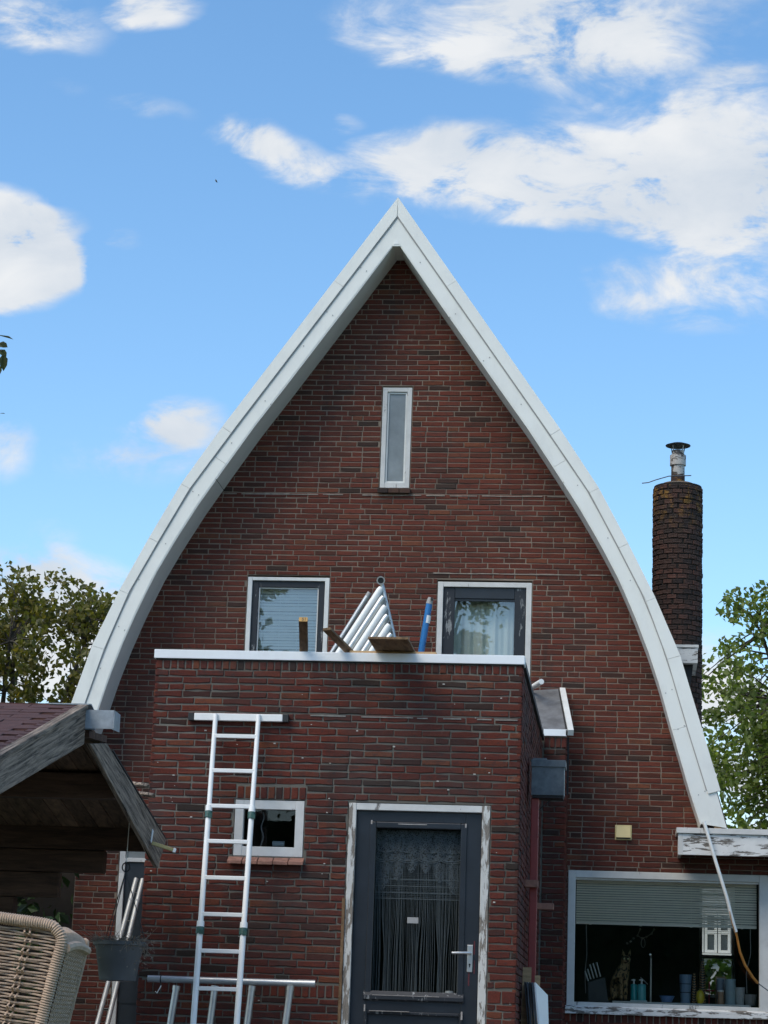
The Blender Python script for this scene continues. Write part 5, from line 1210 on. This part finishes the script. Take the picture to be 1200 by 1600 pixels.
# plants seen at the far window
def leafball(mb, c, rad, n, size, rr, flat=.5):
    for _ in range(n):
        while True:
            d = Vector((rr.uniform(-1, 1), rr.uniform(-1, 1), rr.uniform(-1, 1)))
            if d.length < 1: break
        p = c + Vector((d.x * rad[0], d.y * rad[1], d.z * rad[2])); nrm = Vector((rr.uniform(-1, 1), rr.uniform(-1, 1), rr.uniform(-.2, 1.2))).normalized()
        a = nrm.orthogonal().normalized(); a = (Matrix.Rotation(rr.uniform(0, 6.28), 3, nrm) @ a); b = nrm.cross(a); s = size * rr.uniform(.6, 1.25)
        mb.v += [tuple(p - a * s * .55), tuple(p + b * s * .38 + nrm * s * .1), tuple(p + a * s * .6), tuple(p - b * s * .38 + nrm * s * .1)]; k = len(mb.v) - 4
        mb.f += [(k, k + 1, k + 2), (k, k + 2, k + 3)]
lr = random.Random(31)
cpl = at(1128, 1522, 4.2); m = MB(); leafball(m, Vector((cpl.x + .1, 4.2, cpl.z - .35)), (.8, .4, .55), 1600, .09, lr)
bu = thing('garden_shrub', 'green garden shrub seen through the far kitchen window', 'shrub', (cpl.x, 4.2, GROUND)); m.build('crown', m_leafR, bu); MB().tube([(cpl.x, 4.2, GROUND), (cpl.x, 4.2, cpl.z - .3)], .02, 6).build('stem', m_bark, bu)
YN = 25.0
a, b = at(1080, 1452, YN), at(1165, 1500, YN)
nh_ = thing('white_house', 'white neighbouring house front seen through the far kitchen window', 'house', (a.x, YN, GROUND))
MB().box((a.x - 3, YN, GROUND), (b.x + 3, YN + 5, 4.0)).build('wall', plain('grey render', (.34, .36, .36), .8), nh_)
for p0, p1, w0 in ((1100, 1121, 4), (1121, 1142, 4), (1142, 1163, 4), (1079, 1100, 4)):
    x0_, x1_ = at(p0, 1480, YN).x, at(p1, 1480, YN).x; zt0, zb0 = at(1120, 1425, YN).z, at(1120, 1489, YN).z
    m = MB(); frame_box(m, x0_ + .01, x1_ - .01, zb0, zt0, .055, YN - .06, YN - .0); zm = at(1120, 1457, YN).z; m.box((x0_ + .065, YN - .055, zm - .04), (x1_ - .065, YN - .002, zm + .04)); w_ = m.build('window', m_ntw, nh_); pane(w_, x0_ + .06, x1_ - .06, zb0 + .05, zt0 - .05, YN - .02, m_bluegl)
z0_, z1_ = at(1120, 1497, YN).z, at(1120, 1490, YN).z
MB().box((a.x - 3, YN - .16, z0_), (b.x + 3, YN - .001, z1_)).build('sill_band', m_ntw, nh_)
MB().prism([(a.x - 3.2, 4.0), (b.x + 3.2, 4.0), (b.x + 2.5, 4.25), (a.x - 2.5, 4.25)], YN - .3, YN + 5.2).build('roof', m_roof, nh_)

# ------------------------------------------------------------------ trees
def tree(name, label, base, trunk_h, trunk_r, cc, rad, nclump, nleaf, lsize, mat, seed, spread=.42, cat='tree', group=None, shell=.35):
    rr = random.Random(seed); e = thing(name, label, cat, base, group); B = Vector(base); C = Vector(cc)
    tk = MB(); top = B + Vector(((C.x - B.x) * .6, (C.y - B.y) * .6, trunk_h))
    tk.tube([B, B.lerp(top, .5) + Vector((rr.uniform(-.1, .1), rr.uniform(-.1, .1), 0)), top], [trunk_r, trunk_r * .8, trunk_r * .55], 9)
    clumps = []
    while len(clumps) < nclump:
        d = Vector((rr.uniform(-1, 1), rr.uniform(-1, 1), rr.uniform(-1, 1)))
        if not shell < d.length < 1: continue
        d *= rr.uniform(.88, 1.08); clumps.append(C + Vector((d.x * rad[0], d.y * rad[1], d.z * rad[2])))
    limbs = []
    for i in range(9):
        d = Vector((math.cos(i * 2.4), math.sin(i * 2.4), rr.uniform(.2, 1.1))); t = C + Vector((d.x * rad[0] * .55, d.y * rad[1] * .55, d.z * rad[2] * .5)); s = B.lerp(top, rr.uniform(.7, 1)); mid = s.lerp(t, .5) + Vector((rr.uniform(-.2, .2), rr.uniform(-.2, .2), rr.uniform(.0, .3)))
        tk.tube([s, mid, t], [trunk_r * .42, trunk_r * .27, trunk_r * .12], 6); limbs += [mid, t, mid.lerp(t, .5)]
    lf = MB()
    for c in clumps:
        n = min(limbs, key=lambda q: (q - c).length); tk.tube([n, n.lerp(c, .5) + Vector((rr.uniform(-.15, .15), rr.uniform(-.15, .15), rr.uniform(-.05, .2))), c], [trunk_r * .10, trunk_r * .06, .006], 4, False)
        s = spread * rr.uniform(.6, 1.25); leafball(lf, c, (s, s, s * .75), int(nleaf * rr.uniform(.6, 1.3)), lsize, rr)
    tk.build('trunk', m_bark, e, True); lf.build('crown', mat, e); return e
tree('olive_tree', 'olive green tree behind the left foot of the roof', (-11.6, 20, GROUND), 4.6, .22, (-11.6, 20, 6.3), (3.1, 2.2, 2.5), 350, 56, .12, m_leafL, 3, .40)
tree('green_tree', 'bright green tree right of the chimney', (4.2, 20, GROUND), 4.2, .24, (4.15, 20, 6.05), (3.05, 2.4, 3.15), 430, 56, .12, m_leafR, 8, .42)
# the near tree whose twigs poke in at the left edge
nt_ = tree('near_tree', 'near tree whose dark leaves poke in at left edge of sky', (-5.2, -12, GROUND), 2.4, .10, (-5.2, -12, 3.6), (1.7, 1.4, 1.2), 60, 40, .07, m_leafN, 14, .3)
tw = MB(); lf = MB(); rr = random.Random(2)
for a, b in ((at(-60, 560, -12), at(4, 548, -12)), (at(-60, 640, -12), at(-3, 648, -12))): tw.tube([a, a.lerp(b, .5) + Vector((0, 0, .02)), b], [.006, .004, .002], 5)
def bigleaf(c, d, n, L, w):
    d = Vector(d).normalized(); n = Vector(n).normalized(); s = d.cross(n).normalized(); P = [c, c + d * L * .3 + s * w, c + d * L * .7 + s * w * .8, c + d * L, c + d * L * .7 - s * w * .8, c + d * L * .3 - s * w]; P[3] = P[3] - n * L * .15
    lf.add(P, [(0, 1, 2, 3), (0, 3, 4, 5)])
bigleaf(at(-6, 523, -12), (1, 0, -.12), (0, -.4, 1), .09, .012); bigleaf(at(-2, 536, -12), (.8, 0, -.3), (.2, -1, .4), .05, .020); bigleaf(at(0, 546, -12), (.6, 0, -.6), (.3, -1, .2), .05, .018); bigleaf(at(5, 553, -12), (.1, 0, -1), (.3, -1, .1), .085, .022); bigleaf(at(-4, 570, -12), (.3, 0, -1), (.2, -1, .3), .05, .018); bigleaf(at(-1, 646, -12), (1, 0, .1), (0, -.5, 1), .03, .006)
tw.build('twig', m_bark, nt_); lf.build('twig_leaves', m_leafN, nt_)
# dark laurel behind the shelter
lb = thing('laurel_bush', 'dark laurel bush in the shade left of the house', 'bush', (-7.0, -1.0, GROUND)); m = MB(); rr = random.Random(17)
for i in range(60): leafball(m, Vector((rr.uniform(-9.2, -5.75), rr.uniform(-1.6, .4), rr.uniform(GROUND + .2, 2.3))), (.45, .45, .4), 60, .12, rr)
m.build('crown', m_leafD, lb); MB().tube([(-7, -1, GROUND), (-7, -1, 1.4)], .05, 6).build('stem', m_bark, lb)
MB_ = MB().box((-9.4, .6, GROUND), (XC - 3.052, .7, 2.4)); tag(MB_.build('dark_backdrop_fence', plain('shade black boards', (.016, .013, .011), .85, .3, 8)), 'added near black fence closing the shaded gap behind the laurel bush', 'fence')  # added to close the gap; its near black colour is painted shade
# garden trees behind the viewer, mirrored in the panes
tree('garden_tree', 'big garden tree mirrored in the left upper window', (-12.6, -40, GROUND), 7, .3, (-12.3, -40, 10.6), (3.2, 2.4, 4.2), 150, 60, .2, m_leafR, 41, .6)
tree('garden_tree', 'garden tree mirrored in the right upper window', (-6.6, -42, GROUND), 8, .3, (-5.9, -42, 11.4), (2.3, 2.2, 4.0), 120, 60, .2, m_leafR, 42, .6)
hd_ = thing('reflection_hedge', 'added unseen hedge that darkens the kitchen window reflection', 'hedge', (0, -32, GROUND)); m = MB(); rr = random.Random(19)  # unseen, added so the kitchen glass reflects something dark
for i in range(330): leafball(m, Vector((rr.uniform(-16, 14), rr.uniform(-32.5, -31.5), rr.uniform(GROUND, 4.0))), (.6, .5, .5), 26, .2, rr)
m.build('foliage', m_leafD, hd_); MB().box((-16.3, -32.6, GROUND), (14.3, -31.9, 4.0)).build('hedge_core', m_leafD, hd_)
# bird
c = at(338, 283, 14); bd_ = thing('bird', 'tiny dark bird high in the blue sky left of gable', 'bird', tuple(c))
MB().tube([c + Vector((-.05, 0, .09)) * .36, c + Vector((-.02, 0, .03)) * .36, c + Vector((.02, 0, -.03)) * .36, c + Vector((.05, 0, -.08)) * .36], [.004, .014, .011, .003], 8).build('body', m_hop, bd_, True)
MB().add([c + Vector((-.02, -.02, .03)) * .36, c + Vector((.02, -.02, -.02)) * .36, c + Vector((.05, -.16, -.02)) * .36], [(0, 1, 2)]).add([c + Vector((-.02, .02, .03)) * .36, c + Vector((.02, .02, -.02)) * .36, c + Vector((.05, .16, -.02)) * .36], [(0, 1, 2)]).build('wings', m_hop, bd_)
for o in bpy.data.objects:
    if '_base' in o: del o['_base']
